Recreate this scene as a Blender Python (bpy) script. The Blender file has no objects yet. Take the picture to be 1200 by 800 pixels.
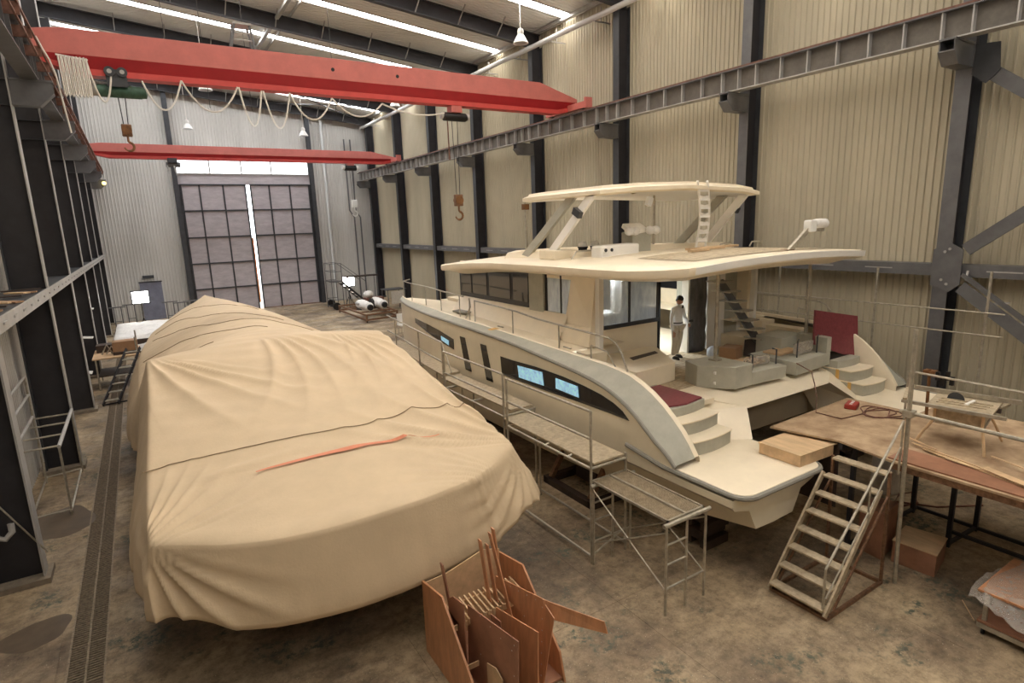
import bpy, bmesh, math, random
from mathutils import Vector, Matrix
random.seed(7)
C = bpy.context.scene.collection
SC = bpy.context.scene
# ---------------------------------------------------------------- camera
cam_d = bpy.data.cameras.new('camera'); cam = bpy.data.objects.new('camera', cam_d); C.objects.link(cam)
RW = Matrix(((0.84321999, -0.13645769, 0.5199609), (-0.53646332, -0.15160992, 0.83019368), (-0.03445508, -0.97897586, -0.20104506)))
cam.matrix_world = Matrix.Translation((0, 0, 6)) @ Matrix(((RW[0][0], -RW[0][1], -RW[0][2]), (RW[1][0], -RW[1][1], -RW[1][2]), (RW[2][0], -RW[2][1], -RW[2][2]))).to_4x4()
cam_d.sensor_width = 36; cam_d.lens = 682.66 * 36 / 1200; cam_d.clip_end = 300; cam_d.clip_start = 0.05
SC.camera = cam
# ---------------------------------------------------------------- light
SC.view_settings.view_transform = 'Standard'; SC.view_settings.look = 'None'
SC.view_settings.exposure = 0.2; SC.view_settings.gamma = 1
w = bpy.data.worlds.new('world'); SC.world = w; w.use_nodes = True
w.node_tree.nodes['Background'].inputs[0].default_value = (0.93, 0.96, 1.0, 1)
w.node_tree.nodes['Background'].inputs[1].default_value = 6.0
SKY_NEAR, SKY_MID, SKY_FAR = 20.0, 20.0, 24.0      # strength of the daylight through the roof panels
# ---------------------------------------------------------------- materials
def rgb(r, g, b):
    return tuple(((c/255)/12.92 if c/255 < .04045 else (((c/255)+.055)/1.055)**2.4) for c in (r, g, b)) + (1,)
MATS = {}
def mat(name, col, rough=.6, metal=0., var=.0, scale=4., bump=0., bscale=40., col2=None, emit=0, alpha=1, trans=0, detail=5, stretch=(1, 1, 1), lo=.35, hi=.65, coat=0):
    m = bpy.data.materials.new(name); m.use_nodes = True; nt = m.node_tree; N = nt.nodes; L = nt.links
    b = N['Principled BSDF']; b.inputs['Roughness'].default_value = rough; b.inputs['Metallic'].default_value = metal
    b.inputs['Base Color'].default_value = col
    if coat: b.inputs['Coat Weight'].default_value = coat; b.inputs['Coat Roughness'].default_value = .15
    if trans: b.inputs['Transmission Weight'].default_value = trans; b.inputs['IOR'].default_value = 1.3
    if alpha < 1: b.inputs['Alpha'].default_value = alpha
    if emit: b.inputs['Emission Color'].default_value = col; b.inputs['Emission Strength'].default_value = emit
    if var or col2 or bump:
        g = N.new('ShaderNodeNewGeometry'); mp = N.new('ShaderNodeMapping'); mp.inputs['Scale'].default_value = stretch
        L.new(g.outputs['Position'], mp.inputs['Vector'])
    if var or col2:
        n = N.new('ShaderNodeTexNoise'); n.inputs['Scale'].default_value = scale; n.inputs['Detail'].default_value = detail
        n.inputs['Roughness'].default_value = .65
        L.new(mp.outputs[0], n.inputs['Vector'])
        r = N.new('ShaderNodeValToRGB'); r.color_ramp.elements[0].position = lo; r.color_ramp.elements[1].position = hi
        c2 = col2 if col2 else tuple(max(0, c*(1-var)) for c in col[:3]) + (1,)
        c1 = col if col2 else tuple(min(1, c*(1+var)) for c in col[:3]) + (1,)
        r.color_ramp.elements[0].color = c2; r.color_ramp.elements[1].color = c1
        L.new(n.outputs['Fac'], r.inputs[0]); L.new(r.outputs[0], b.inputs['Base Color'])
    if bump:
        n2 = N.new('ShaderNodeTexNoise'); n2.inputs['Scale'].default_value = bscale; n2.inputs['Detail'].default_value = 4
        L.new(mp.outputs[0], n2.inputs['Vector'])
        bp = N.new('ShaderNodeBump'); bp.inputs['Strength'].default_value = bump; bp.inputs['Distance'].default_value = .02
        L.new(n2.outputs['Fac'], bp.inputs['Height']); L.new(bp.outputs[0], b.inputs['Normal'])
    MATS[name] = m
    return m
M = MATS
mat('wall_warm', rgb(184, 174, 150), .55, .0, var=.10, scale=.5, stretch=(1, 1, .25))
mat('wall_end', rgb(196, 192, 186), .55, .0, var=.10, scale=.5, stretch=(1, 1, .25))
mat('roof_sheet', rgb(228, 227, 222), .5, .1, var=.06, scale=.4)
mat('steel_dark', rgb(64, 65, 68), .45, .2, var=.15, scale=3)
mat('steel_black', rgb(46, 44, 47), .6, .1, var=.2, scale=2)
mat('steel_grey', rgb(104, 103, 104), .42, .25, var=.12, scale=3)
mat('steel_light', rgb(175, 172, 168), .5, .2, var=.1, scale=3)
mat('rail_rust', rgb(120, 84, 70), .7, .3, var=.3, scale=8)
mat('crane_red', rgb(198, 112, 103), .5, 0, var=.08, scale=2)
mat('crane_mid', rgb(200, 72, 66), .5, 0, var=.08, scale=2)
mat('rust_orange', rgb(206, 120, 40), .7, 0, var=.3, scale=4)
mat('steel_web', rgb(104, 98, 90), .5, .1, var=.15, scale=4)
mat('crane_shaded', rgb(160, 26, 32), .5, 0, var=.08, scale=2)  # same crane paint, darkened for the shade under the box girder
mat('hoist_green', rgb(60, 92, 76), .5, .1, var=.3, scale=8)
mat('hook_brown', rgb(122, 84, 50), .6, .3, var=.3, scale=8)
mat('cable', rgb(226, 220, 210), .6)
mat('cable_dark', rgb(60, 56, 52), .6)
mat('lamp_white', rgb(228, 226, 220), .4)
mat('galv', rgb(176, 168, 152), .42, .55, var=.2, scale=9)
mat('galv_rust', rgb(128, 96, 72), .6, .35, var=.35, scale=14)
mat('pipe_white', rgb(206, 206, 204), .4)
mat('glass', rgb(220, 232, 238), .05, 0, trans=1)
mat('glass_dark', rgb(26, 28, 32), .06, 0, coat=.4)
mat('frame_black', rgb(22, 22, 24), .35)
mat('gelcoat', rgb(240, 226, 200), .42, 0, var=.05, scale=1.2, coat=.15)
mat('gelcoat_white', rgb(240, 236, 228), .35, 0, var=.03, scale=1.5, coat=.2)
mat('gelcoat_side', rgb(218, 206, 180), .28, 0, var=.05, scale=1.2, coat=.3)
mat('primer_grey', rgb(172, 169, 154), .6, 0, var=.08, scale=3)
mat('primer_dark', rgb(138, 134, 124), .6, 0, var=.08, scale=3)
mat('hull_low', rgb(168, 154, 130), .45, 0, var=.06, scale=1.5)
mat('red_panel', rgb(132, 62, 68), .5, 0, col2=rgb(112, 48, 54), scale=14, lo=.3, hi=.7)
mat('blue_screen', rgb(150, 196, 218), .3, 0, var=.45, scale=9, emit=.5)
mat('film', rgb(220, 231, 250), .2, 0, var=.2, scale=5, bump=.6, bscale=6, stretch=(1, 1, .3), alpha=.6)
mat('film_dark', rgb(92, 90, 90), .25, 0, var=.3, scale=5, bump=.8, bscale=8, stretch=(1, 1, .3))
mat('film_clear', rgb(206, 196, 184), .2, 0, var=.15, scale=5, bump=.8, bscale=9, alpha=.4)
mat('dust_deck', rgb(150, 132, 108), .75, 0, col2=rgb(206, 190, 160), scale=5, stretch=(1, 3, 1), bump=.2)
mat('plywood', rgb(204, 174, 136), .6, 0, var=.15, scale=2.5, stretch=(3, .6, .6))
mat('ply_orange', rgb(186, 132, 94), .45, 0, var=.16, scale=3, stretch=(4, 4, .8))
mat('ply_edge', rgb(216, 168, 118), .6, 0, var=.15, scale=10)
mat('ply_brown', rgb(152, 108, 84), .45, 0, var=.18, scale=3)
mat('wood_dust', rgb(190, 164, 132), .75, 0, col2=rgb(146, 118, 90), scale=2.2, bump=.2)
mat('wood_pale', rgb(204, 172, 134), .65, 0, var=.15, scale=5)
mat('cardboard', rgb(160, 124, 92), .75, 0, var=.1, scale=4)
mat('tread', rgb(176, 160, 134), .6, .2, var=.2, scale=12)
mat('coverall', rgb(240, 240, 238), .8, 0, var=.05, scale=12, bump=.5, bscale=14)
mat('trousers', rgb(206, 196, 178), .8, 0, var=.06, scale=12, bump=.5, bscale=12)
mat('white_cloth', rgb(224, 220, 214), .8, 0, var=.08, scale=8, bump=.4, bscale=10)
mat('grey_cloth', rgb(198, 192, 180), .8, 0, var=.08, scale=8, bump=.4, bscale=10)
mat('skin', rgb(190, 140, 112), .5)
mat('hair', rgb(34, 28, 26), .6)
mat('black', rgb(24, 22, 22), .5)
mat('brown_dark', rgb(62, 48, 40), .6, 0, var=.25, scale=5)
mat('concrete_block', rgb(134, 122, 106), .85, 0, var=.2, scale=5, bump=.3)
mat('lamp_glow', (1, .98, .94, 1), .4, emit=25)
mat('amber_glow', (1, .75, .2, 1), .4, emit=4)
mat('orange_strap', rgb(214, 134, 100), .6)
mat('seam', rgb(140, 118, 90), .8)
mat('yellow_stain', rgb(206, 164, 92), .6)
mat('red_plastic', rgb(150, 50, 40), .45)
mat('leaf_door', rgb(176, 168, 170), .5, .1, var=.12, scale=1.2, stretch=(1, 1, 3))
mat('sheet_door', rgb(120, 122, 138), .5, .1, var=.15, scale=2)
mat('grate', rgb(150, 134, 114), .6, .4, var=.3, scale=20)
mat('pit', rgb(84, 72, 60), .9)
mat('outside', rgb(180, 176, 168), .9)
def skymat(name, col, s):
    m = bpy.data.materials.new(name); m.use_nodes = True; nt = m.node_tree; nt.nodes.clear()
    e = nt.nodes.new('ShaderNodeEmission'); o = nt.nodes.new('ShaderNodeOutputMaterial')
    e.inputs[0].default_value = col; e.inputs[1].default_value = s; nt.links.new(e.outputs[0], o.inputs[0]); MATS[name] = m
skymat('window_glow', (.93, .96, 1, 1), 3.2); skymat('skylight_near', (1, .93, .84, 1), SKY_NEAR); skymat('skylight_mid', (1, .95, .89, 1), SKY_MID); skymat('skylight_far', (.95, .97, 1, 1), SKY_FAR)
# concrete floor: large stains, fine grit, a few damp patches with their own shapes
def floor_mat():
    m = bpy.data.materials.new('concrete_floor'); m.use_nodes = True; nt = m.node_tree; N = nt.nodes; L = nt.links
    b = N['Principled BSDF']; g = N.new('ShaderNodeNewGeometry')
    def noise(s, d, r=.6):
        n = N.new('ShaderNodeTexNoise'); n.inputs['Scale'].default_value = s; n.inputs['Detail'].default_value = d; n.inputs['Roughness'].default_value = r
        L.new(g.outputs['Position'], n.inputs['Vector']); return n
    def ramp(n, p0, c0, p1, c1):
        r = N.new('ShaderNodeValToRGB'); r.color_ramp.elements[0].position = p0; r.color_ramp.elements[1].position = p1
        r.color_ramp.elements[0].color = c0; r.color_ramp.elements[1].color = c1; L.new(n.outputs[0], r.inputs[0]); return r
    def mix(f, a, bb, mode='MIX'):
        x = N.new('ShaderNodeMix'); x.data_type = 'RGBA'; x.blend_type = mode
        if isinstance(f, float): x.inputs[0].default_value = f
        else: L.new(f, x.inputs[0])
        L.new(a, x.inputs[6])
        if isinstance(bb, tuple): x.inputs[7].default_value = bb
        else: L.new(bb, x.inputs[7])
        return x.outputs[2]
    base = ramp(noise(.45, 8), .37, rgb(120, 103, 84), .62, rgb(190, 168, 136))
    fine = ramp(noise(5, 8, .8), .38, (.34, .33, .31, 1), .58, (1, 1, 1, 1))
    c = mix(.75, base.outputs[0], fine.outputs[0], 'MULTIPLY')
    green = ramp(noise(.7, 5, .7), .56, (0, 0, 0, 1), .64, (1, 1, 1, 1))
    gf = ramp(noise(9, 3, .7), .47, (0, 0, 0, 1), .56, (1, 1, 1, 1))
    gm = N.new('ShaderNodeMath'); gm.operation = 'MULTIPLY'; L.new(green.outputs[0], gm.inputs[0]); L.new(gf.outputs[0], gm.inputs[1])
    c = mix(gm.outputs[0], c, rgb(74, 84, 72))
    dk = ramp(noise(1.4, 6, .75), .56, (0, 0, 0, 1), .70, (.6, .6, .6, 1))
    c = mix(dk.outputs[0], c, rgb(92, 78, 62))
    spk = ramp(noise(45, 2, .5), .70, (0, 0, 0, 1), .73, (1, 1, 1, 1))
    c = mix(spk.outputs[0], c, rgb(214, 200, 176))
    L.new(c, b.inputs['Base Color'])
    rr = ramp(noise(1.1, 4), .4, (.45, .45, .45, 1), .62, (.8, .8, .8, 1)); L.new(rr.outputs[0], b.inputs['Roughness'])
    bp = N.new('ShaderNodeBump'); bp.inputs['Strength'].default_value = .12; bp.inputs['Distance'].default_value = .02
    L.new(noise(25, 5).outputs[0], bp.inputs['Height']); L.new(bp.outputs[0], b.inputs['Normal'])
    MATS['concrete_floor'] = m
floor_mat()
mat('damp_patch', rgb(98, 84, 68), .4, 0, var=.15, scale=3)
mat('cloth_cover', rgb(204, 182, 150), .72, 0, var=.05, scale=1.5, bump=.12, bscale=30)
# ---------------------------------------------------------------- mesh builder
class MB:
    def __init__(s): s.v = []; s.f = []
    def add(s, vs, fs):
        n = len(s.v); s.v += [tuple(p) for p in vs]; s.f += [tuple(i+n for i in q) for q in fs]; return s
    def bx(s, x0, x1, y0, y1, z0, z1):
        return s.add([(x0, y0, z0), (x1, y0, z0), (x1, y1, z0), (x0, y1, z0), (x0, y0, z1), (x1, y0, z1), (x1, y1, z1), (x0, y1, z1)],
                     [(3, 2, 1, 0), (4, 5, 6, 7), (0, 1, 5, 4), (1, 2, 6, 5), (2, 3, 7, 6), (3, 0, 4, 7)])
    def box(s, c, d, rz=0, rx=0, ry=0):
        R = Matrix.Rotation(rz, 3, 'Z') @ Matrix.Rotation(ry, 3, 'Y') @ Matrix.Rotation(rx, 3, 'X')
        vs = [Vector(c) + R @ Vector((d[0]/2*i, d[1]/2*j, d[2]/2*k)) for k in (-1, 1) for i, j in ((-1, -1), (1, -1), (1, 1), (-1, 1))]
        return s.add(vs, [(3, 2, 1, 0), (4, 5, 6, 7), (0, 1, 5, 4), (1, 2, 6, 5), (2, 3, 7, 6), (3, 0, 4, 7)])
    def bar(s, p, q, w, h=None, up=(0, 0, 1)):
        p, q = Vector(p), Vector(q); d = (q-p).normalized(); u = Vector(up)
        if abs(d.dot(u)) > .98: u = Vector((0, 1, 0)) if abs(d.y) < .9 else Vector((1, 0, 0))
        a = d.cross(u).normalized(); b = a.cross(d).normalized(); h = h or w
        vs = [o + a*(i*w/2) + b*(j*h/2) for o in (p, q) for i, j in ((-1, -1), (1, -1), (1, 1), (-1, 1))]
        return s.add(vs, [(3, 2, 1, 0), (4, 5, 6, 7), (0, 1, 5, 4), (1, 2, 6, 5), (2, 3, 7, 6), (3, 0, 4, 7)])
    def tube(s, path, r, n=8, caps=True, closed=False):
        P = [Vector(p) for p in path]; m = len(P); rs = r if isinstance(r, (list, tuple)) else [r]*m
        a = None; vs = []; fs = []
        for i in range(m):
            d = ((P[(i+1) % m] if (closed or i < m-1) else P[i]) - (P[i-1] if (closed or i > 0) else P[i])).normalized()
            if a is None:
                u = Vector((0, 0, 1)) if abs(d.z) < .9 else Vector((1, 0, 0)); a = d.cross(u).normalized()
            else:
                a = (a - d*a.dot(d)); a = a.normalized() if a.length > 1e-6 else d.orthogonal().normalized()
            b = d.cross(a)
            for k in range(n):
                t = 2*math.pi*k/n; vs.append(P[i] + (a*math.cos(t) + b*math.sin(t))*rs[i])
        for i in range(m if closed else m-1):
            for k in range(n):
                j = (i+1) % m; fs.append((i*n+k, i*n+(k+1) % n, j*n+(k+1) % n, j*n+k))
        if caps and not closed: fs.append(tuple(reversed(range(n)))); fs.append(tuple(range((m-1)*n, m*n)))
        return s.add(vs, fs)
    def prism(s, pts, vec):
        n = len(pts); P = [Vector(p) for p in pts]; V = Vector(vec)
        return s.add(P + [p+V for p in P], [tuple(reversed(range(n))), tuple(range(n, 2*n))] + [(i, (i+1) % n, (i+1) % n+n, i+n) for i in range(n)])
    def lathe(s, c, prof, n=16, axis='z'):
        vs = []; fs = []; m = len(prof)
        for r, z in prof:
            for k in range(n):
                t = 2*math.pi*k/n; x, y = r*math.cos(t), r*math.sin(t)
                p = (x, y, z) if axis == 'z' else ((z, x, y) if axis == 'x' else (y, z, x))
                vs.append(Vector(c) + Vector(p))
        for i in range(m-1):
            for k in range(n): fs.append((i*n+k, i*n+(k+1) % n, (i+1)*n+(k+1) % n, (i+1)*n+k))
        fs.append(tuple(reversed(range(n)))); fs.append(tuple(range((m-1)*n, m*n)))
        return s.add(vs, fs)
    def loft(s, rings, caps=False, closed=True):
        n = len(rings[0]); vs = [p for r in rings for p in r]; fs = []
        for i in range(len(rings)-1):
            for k in range(n if closed else n-1): fs.append((i*n+k, i*n+(k+1) % n, (i+1)*n+(k+1) % n, (i+1)*n+k))
        if caps: fs.append(tuple(reversed(range(n)))); fs.append(tuple(range((len(rings)-1)*n, len(rings)*n)))
        return s.add(vs, fs)
    def ball(s, c, r, n=10, sc=(1, 1, 1)):
        vs = []; fs = []; m = n//2+1
        for i in range(m+1):
            ph = math.pi*i/m
            for k in range(n):
                t = 2*math.pi*k/n
                vs.append((c[0]+r*sc[0]*math.sin(ph)*math.cos(t), c[1]+r*sc[1]*math.sin(ph)*math.sin(t), c[2]+r*sc[2]*math.cos(ph)))
        for i in range(m):
            for k in range(n): fs.append((i*n+k, (i+1)*n+k, (i+1)*n+(k+1) % n, i*n+(k+1) % n))
        return s.add(vs, fs)
    def build(s, name, m, parent=None, smooth=False, bevel=0, origin=None, label=None, fix=True):
        o0 = Vector((0, 0, 0))
        root = parent
        while root is not None: o0 += root.location; root = root.parent
        if origin is not None: o0 = Vector(origin)
        me = bpy.data.meshes.new(name); me.from_pydata([tuple(Vector(p)-o0) for p in s.v], [], s.f)
        if fix:
            bm = bmesh.new(); bm.from_mesh(me); bmesh.ops.remove_doubles(bm, verts=bm.verts, dist=1e-5); bmesh.ops.recalc_face_normals(bm, faces=bm.faces); bm.to_mesh(me); bm.free()
        me.materials.append(M[m] if isinstance(m, str) else m)
        if smooth:
            for p in me.polygons: p.use_smooth = True
            if smooth != 'all':
                me.set_sharp_from_angle(angle=math.radians(38))
        o = bpy.data.objects.new(name, me); C.objects.link(o)
        if parent is not None: o.parent = parent
        elif origin is not None: o.location = origin
        if bevel:
            b = o.modifiers.new('bevel', 'BEVEL'); b.width = bevel; b.segments = 2; b.limit_method = 'ANGLE'
        if label: o['label'] = label
        return o
def tag(o, label=None, cat=None, group=None, kind=None):
    if label: o['label'] = label
    if cat: o['category'] = cat
    if group: o['group'] = group
    if kind: o['kind'] = kind
    return o
def thing(name, label, cat, loc=(0, 0, 0), group=None):
    o = bpy.data.objects.new(name, None); C.objects.link(o); o.location = loc; o.empty_display_size = .2
    return tag(o, label, cat, group)
def struct(o, label=None): return tag(o, label, None, None, 'structure')
def copy_tree(o, parent=None):
    c = o.copy(); C.objects.link(c)
    if parent is not None: c.parent = parent
    for ch in list(o.children): copy_tree(ch, c)
    return c
def dup(o, loc, label=None, rz=None):
    c = copy_tree(o); c.location = loc
    if rz is not None: c.rotation_euler.z = rz
    if label: c['label'] = label
    return c
ORD = ['nearest', 'second', 'third', 'fourth', 'fifth', 'sixth', 'seventh', 'eighth', 'ninth', 'tenth']
def ordn(i, n): return 'nearest the camera' if i == 0 else ('farthest from the camera' if i == n-1 else ORD[i]+' from the camera')
def sag(p, q, d, n=10):
    p, q = Vector(p), Vector(q); return [p.lerp(q, i/n) - Vector((0, 0, d*4*(i/n)*(1-i/n))) for i in range(n+1)]
# ================================================================ the hall
XL, XR, YF, YB = -3.0, 17.65, -4.5, 49.3      # wall planes
def zroof(x): return 14.92 + .105*(17.14-x)
def corr(axis, a0, a1, base, z0, z1, out, pitch=.19, d=.03, ztop=None):
    """corrugated sheet: runs along axis from a0 to a1, sits at base, ribs stand out by d*out"""
    mb = MB(); pts = []; n = int(round((a1-a0)/pitch)); p = (a1-a0)/n
    for i in range(n):
        s = a0+i*p; pts += [(s, 0), (s+p*.62, 0), (s+p*.72, d*out), (s+p*.9, d*out)]
    pts.append((a1, 0)); vs = []
    for s, o in pts:
        zt = ztop(s) if ztop else z1
        if axis == 'y': vs += [(base+o, s, z0), (base+o, s, zt)]
        else: vs += [(s, base+o, z0), (s, base+o, zt)]
    mb.add(vs, [(2*i, 2*i+1, 2*i+3, 2*i+2) for i in range(len(pts)-1)])
    return mb
fl = MB().bx(XL-.2, XR+.2, YF-.2, YB+.3, -.4, -.06).build('floor', 'pit'); struct(fl)
# floor slabs, cast bays with thin joints (the channel for the drain stays open)
def slab(x0, x1, y0, y1):
    g = .0025; MB().bx(x0+g, x1-g, y0+g, y1-g, -.059, 0).build('slab', 'concrete_floor', fl)
xs = [-.96, 2.6, 5.7, 8.9, 12.1, 15.3, XR+.2]; ys = [YF-.2, 1.5, 6.2, 11, 16, 21, 26, 31, 36, 41, 46, YB+.3]
for i in range(len(ys)-1):
    slab(XL-.2, -1.78, ys[i], ys[i+1])
    for j in range(len(xs)-1): slab(xs[j], xs[j+1], ys[i], ys[i+1])
for y0, y1 in ((YF-.2, 1.5), (40, YB+.3)): slab(-1.78, -.96, y0, y1)
MB().bx(-1.78, -1.66, 1.5, 40, -.059, 0).build('kerb', 'concrete_floor', fl); MB().bx(-1.2, -.96, 1.5, 40, -.059, 0).build('kerb', 'concrete_floor', fl)
def patch(name, cx, cy, rx, ry, m='damp_patch', seed=0):
    r = random.Random(seed); ph = [r.uniform(0, 6.28) for _ in range(4)]; pts = []
    for k in range(36):
        t = 2*math.pi*k/36; q = 1+.12*math.sin(2*t+ph[0])+.08*math.sin(3*t+ph[1])+.05*math.sin(5*t+ph[2])
        pts.append((cx+rx*q*math.cos(t), cy+ry*q*math.sin(t), .001))
    return MB().prism(pts, (0, 0, .0015)).build(name, m, fl)
patch('stain', -2.15, 10.75, .42, .42, seed=1); patch('stain', -2.2, 15.0, .55, .9, seed=3)
wr = corr('y', YF, YB, XR, 0, 15, -1, pitch=.18, d=.035).build('wall_right', 'wall_warm'); struct(wr)
wl = corr('y', YF, YB, XL, 0, zroof(XL)+.2, 1, pitch=.2, d=.035).build('wall_left', 'wall_end'); struct(wl)
wb = MB()
for a0, a1, z0 in ((XL, 2.95, 0), (12.35, XR, 0), (2.95, 12.35, 11.25)):
    q = corr('x', a0, a1, YB-.05, z0, 0, -1, pitch=.2, ztop=lambda s: zroof(s)+.1); wb.add(q.v, q.f)
wb.build('wall_back', 'wall_end'); struct(C.objects['wall_back'])
wf = MB()
for a0, a1, z0, zt_ in ((XL, XR, 0, 9.4), (XL, XR, 11.4, 0), (XL, 2.0, 9.4, 11.4), (13.0, XR, 9.4, 11.4)):
    q = corr('x', a0, a1, YF, z0, 0, 1, pitch=.2, ztop=(lambda s: zt_) if zt_ else (lambda s: zroof(s)+.1)); wf.add(q.v, q.f)
wf = wf.build('wall_front', 'wall_warm'); struct(wf)
wq = MB().bx(2.0, 13.0, YF-.05, YF+.05, 9.35, 9.45).bx(2.0, 13.0, YF-.05, YF+.05, 11.35, 11.45).build('window_21', 'steel_light'); struct(wq)  # unseen window band, a guess added to light the stern from behind
for k in range(5): MB().bx(2.05+2.2*k, 4.15+2.2*k, YF-.01, YF+.0, 9.45, 11.35).build('pane', 'window_glow', wq)
# roof: corrugated sheets whose ribs run down the slope, with open bays for the daylight strips
sky_y = [4.3+6*k for k in range(-1, 8)]; SW = .62
rf = MB(); edges = [YF]
for y in sky_y: edges += [y-SW/2, y+SW/2]
edges.append(YB)
for i in range(0, len(edges), 2):
    a0, a1 = edges[i], edges[i+1]
    if a1-a0 < .1: continue
    n = int((a1-a0)/.2); p = (a1-a0)/n; pts = []
    for k in range(n): s = a0+k*p; pts += [(s, 0), (s+p*.6, 0), (s+p*.72, -.035), (s+p*.9, -.035)]
    pts.append((a1, 0)); vs = []
    for s, o in pts: vs += [(XL-.1, s, zroof(XL-.1)+o), (XR+.1, s, zroof(XR+.1)+o)]
    rf.add(vs, [(2*k, 2*k+1, 2*k+3, 2*k+2) for k in range(len(pts)-1)])
rf = rf.build('ceiling', 'roof_sheet'); struct(rf)
for n_, y in enumerate(sky_y):
    m = 'skylight_near' if y < 18 else ('skylight_mid' if y < 31 else 'skylight_far')
    fr = MB()
    for yy in (y-SW/2, y+SW/2): fr.bar((XL, yy, zroof(XL)-.03), (XR, yy, zroof(XR)-.03), .05, .08)
    fr = fr.build('window_%d' % (n_+1), 'steel_light'); struct(fr)
    x = XR-.1; pane0 = None
    while x > XL+.3:
        x0 = max(x-1.48, XL)
        if pane0 is None:
            pane0 = MB().prism([(x0+.04, y-SW/2+.03, zroof(x0+.04)+.02), (x-.02, y-SW/2+.03, zroof(x-.02)+.02), (x-.02, y+SW/2-.03, zroof(x-.02)+.02), (x0+.04, y+SW/2-.03, zroof(x0+.04)+.02)], (0, 0, .01)).build('pane', m, fr)
            xb = x
        else:
            o = pane0.copy(); C.objects.link(o); o.location = (x-xb, 0, -.105*(x-xb))
        x -= 1.5
# purlins under the sheets (run along the hall)
for k, x in enumerate([XL+.3, 7.5, XR-.3]):
    o = MB().bar((x, YF, zroof(x)-.13), (x, YB, zroof(x)-.13), .05, .14).build('purlin', 'steel_light', rf)
# rafters on the frame lines
fy = [6.65+6*k for k in range(-1, 8)]
for k, y in enumerate(fy):
    r = thing('roof_rafter', 'dark steel roof rafter crossing the hall, %s' % ordn(k, len(fy)), 'rafter', (XL, y, 14), 'rafters under the roof')
    def zr(x): return zroof(x)-.22
    for dz, hw, th in ((0, .13, .025), (-.6, .13, .025)):
        MB().bar((XL+.05, y, zr(XL)+dz), (XR-.1, y, zr(XR)+dz), hw*2, th).build('flange', 'steel_dark', r)
    MB().prism([(XL+.05, y-.008, zr(XL)), (XR-.1, y-.008, zr(XR)), (XR-.1, y-.008, zr(XR)-.6), (XL+.05, y-.008, zr(XL)-.6)], (0, .016, 0)).build('web', 'steel_black', r)
    for x in (0.5, 2.6, 4.7, 6.8, 8.9, 11.2, 13.2, 15.2):
        MB().bar((x, y-.02, zr(x)-.55), (x+.02, y-.75, zr(x)+.05), .04, .04).build('fly_brace', 'steel_light', r)
# wind brace rods and a pale tie beam under the roof
for i, (a, b_) in enumerate((((9.2, 42.7), (16.4, 48.5)), ((9.2, 48.5), (16.4, 42.7)))):
    t = MB().tube([(a[0], a[1], zroof(a[0])-.5), (b_[0], b_[1], zroof(b_[0])-.5)], .03, 6).build('brace_rod', 'steel_dark')
    tag(t, 'thin dark roof brace rod in the far right bay, %s' % ('running toward the back corner' if i == 0 else 'running away from the back corner'), 'brace rod', 'wind braces in the last roof bay')
tb = MB().bar((6.9, 24.6, zroof(6.9)-.35), (6.9, 42.6, zroof(6.9)-.35), .16, .12).build('tie_beam', 'steel_light'); tag(tb, 'pale roof tie beam running lengthwise above the red cranes', 'beam')
# columns on the right wall: H section with haunch bracket; left: deep plate columns
def hcol(x0, x1, y, z1, fw, m1='steel_dark'):
    """x0 = inner flange face"""
    fl_in = MB().bx(min(x0, x0+.02*(1 if x1 > x0 else -1)), max(x0, x0+.02*(1 if x1 > x0 else -1)), y-fw/2, y+fw/2, 0, z1)
    fl_out = MB().bx(min(x1, x1-.02*(1 if x1 > x0 else -1)), max(x1, x1-.02*(1 if x1 > x0 else -1)), y-fw/2, y+fw/2, 0, z1)
    web = MB().bx(min(x0, x1)+.02, max(x0, x1)-.02, y-.008, y+.008, 0, z1)
    return fl_in, fl_out, web
for k, y in enumerate(fy):
    c = thing('steel_column', 'dark steel H-section column on the right wall, %s' % ordn(k, len(fy)), 'column', (17.3, y, 0), 'columns on the right wall')
    a, b_, wbm = hcol(17.0, 17.6, y, zroof(17.3)-.8, .34)
    a.build('flange', 'steel_grey' if k < 3 else 'steel_dark', c); b_.build('flange', 'steel_dark', c); wbm.build('web', 'steel_black', c)
    br = MB().prism([(17.0, y-.15, 9.68), (16.0, y-.15, 9.68), (16.0, y-.15, 9.45), (16.25, y-.15, 9.2), (17.0, y-.15, 9.2)], (0, .015, 0))
    br.prism([(17.0, y+.14, 9.68), (16.0, y+.14, 9.68), (16.0, y+.14, 9.45), (16.25, y+.14, 9.2), (17.0, y+.14, 9.2)], (0, .015, 0))
    br.bx(15.98, 17.0, y-.17, y+.17, 9.66, 9.7); br.prism([(17, y-.17, 9.19), (16.25, y-.17, 9.19), (15.98, y-.17, 9.45), (15.98, y-.17, 9.42), (16.23, y-.17, 9.16), (17, y-.17, 9.16)], (0, .34, 0))
    br.bx(16.45, 16.47, y-.15, y+.15, 9.2, 9.68)
    br.build('bracket', 'steel_grey', c)
    MB().bx(16.92, 17.64, y-.25, y+.25, 0, .12).build('base_plate', 'steel_dark', c)
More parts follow.
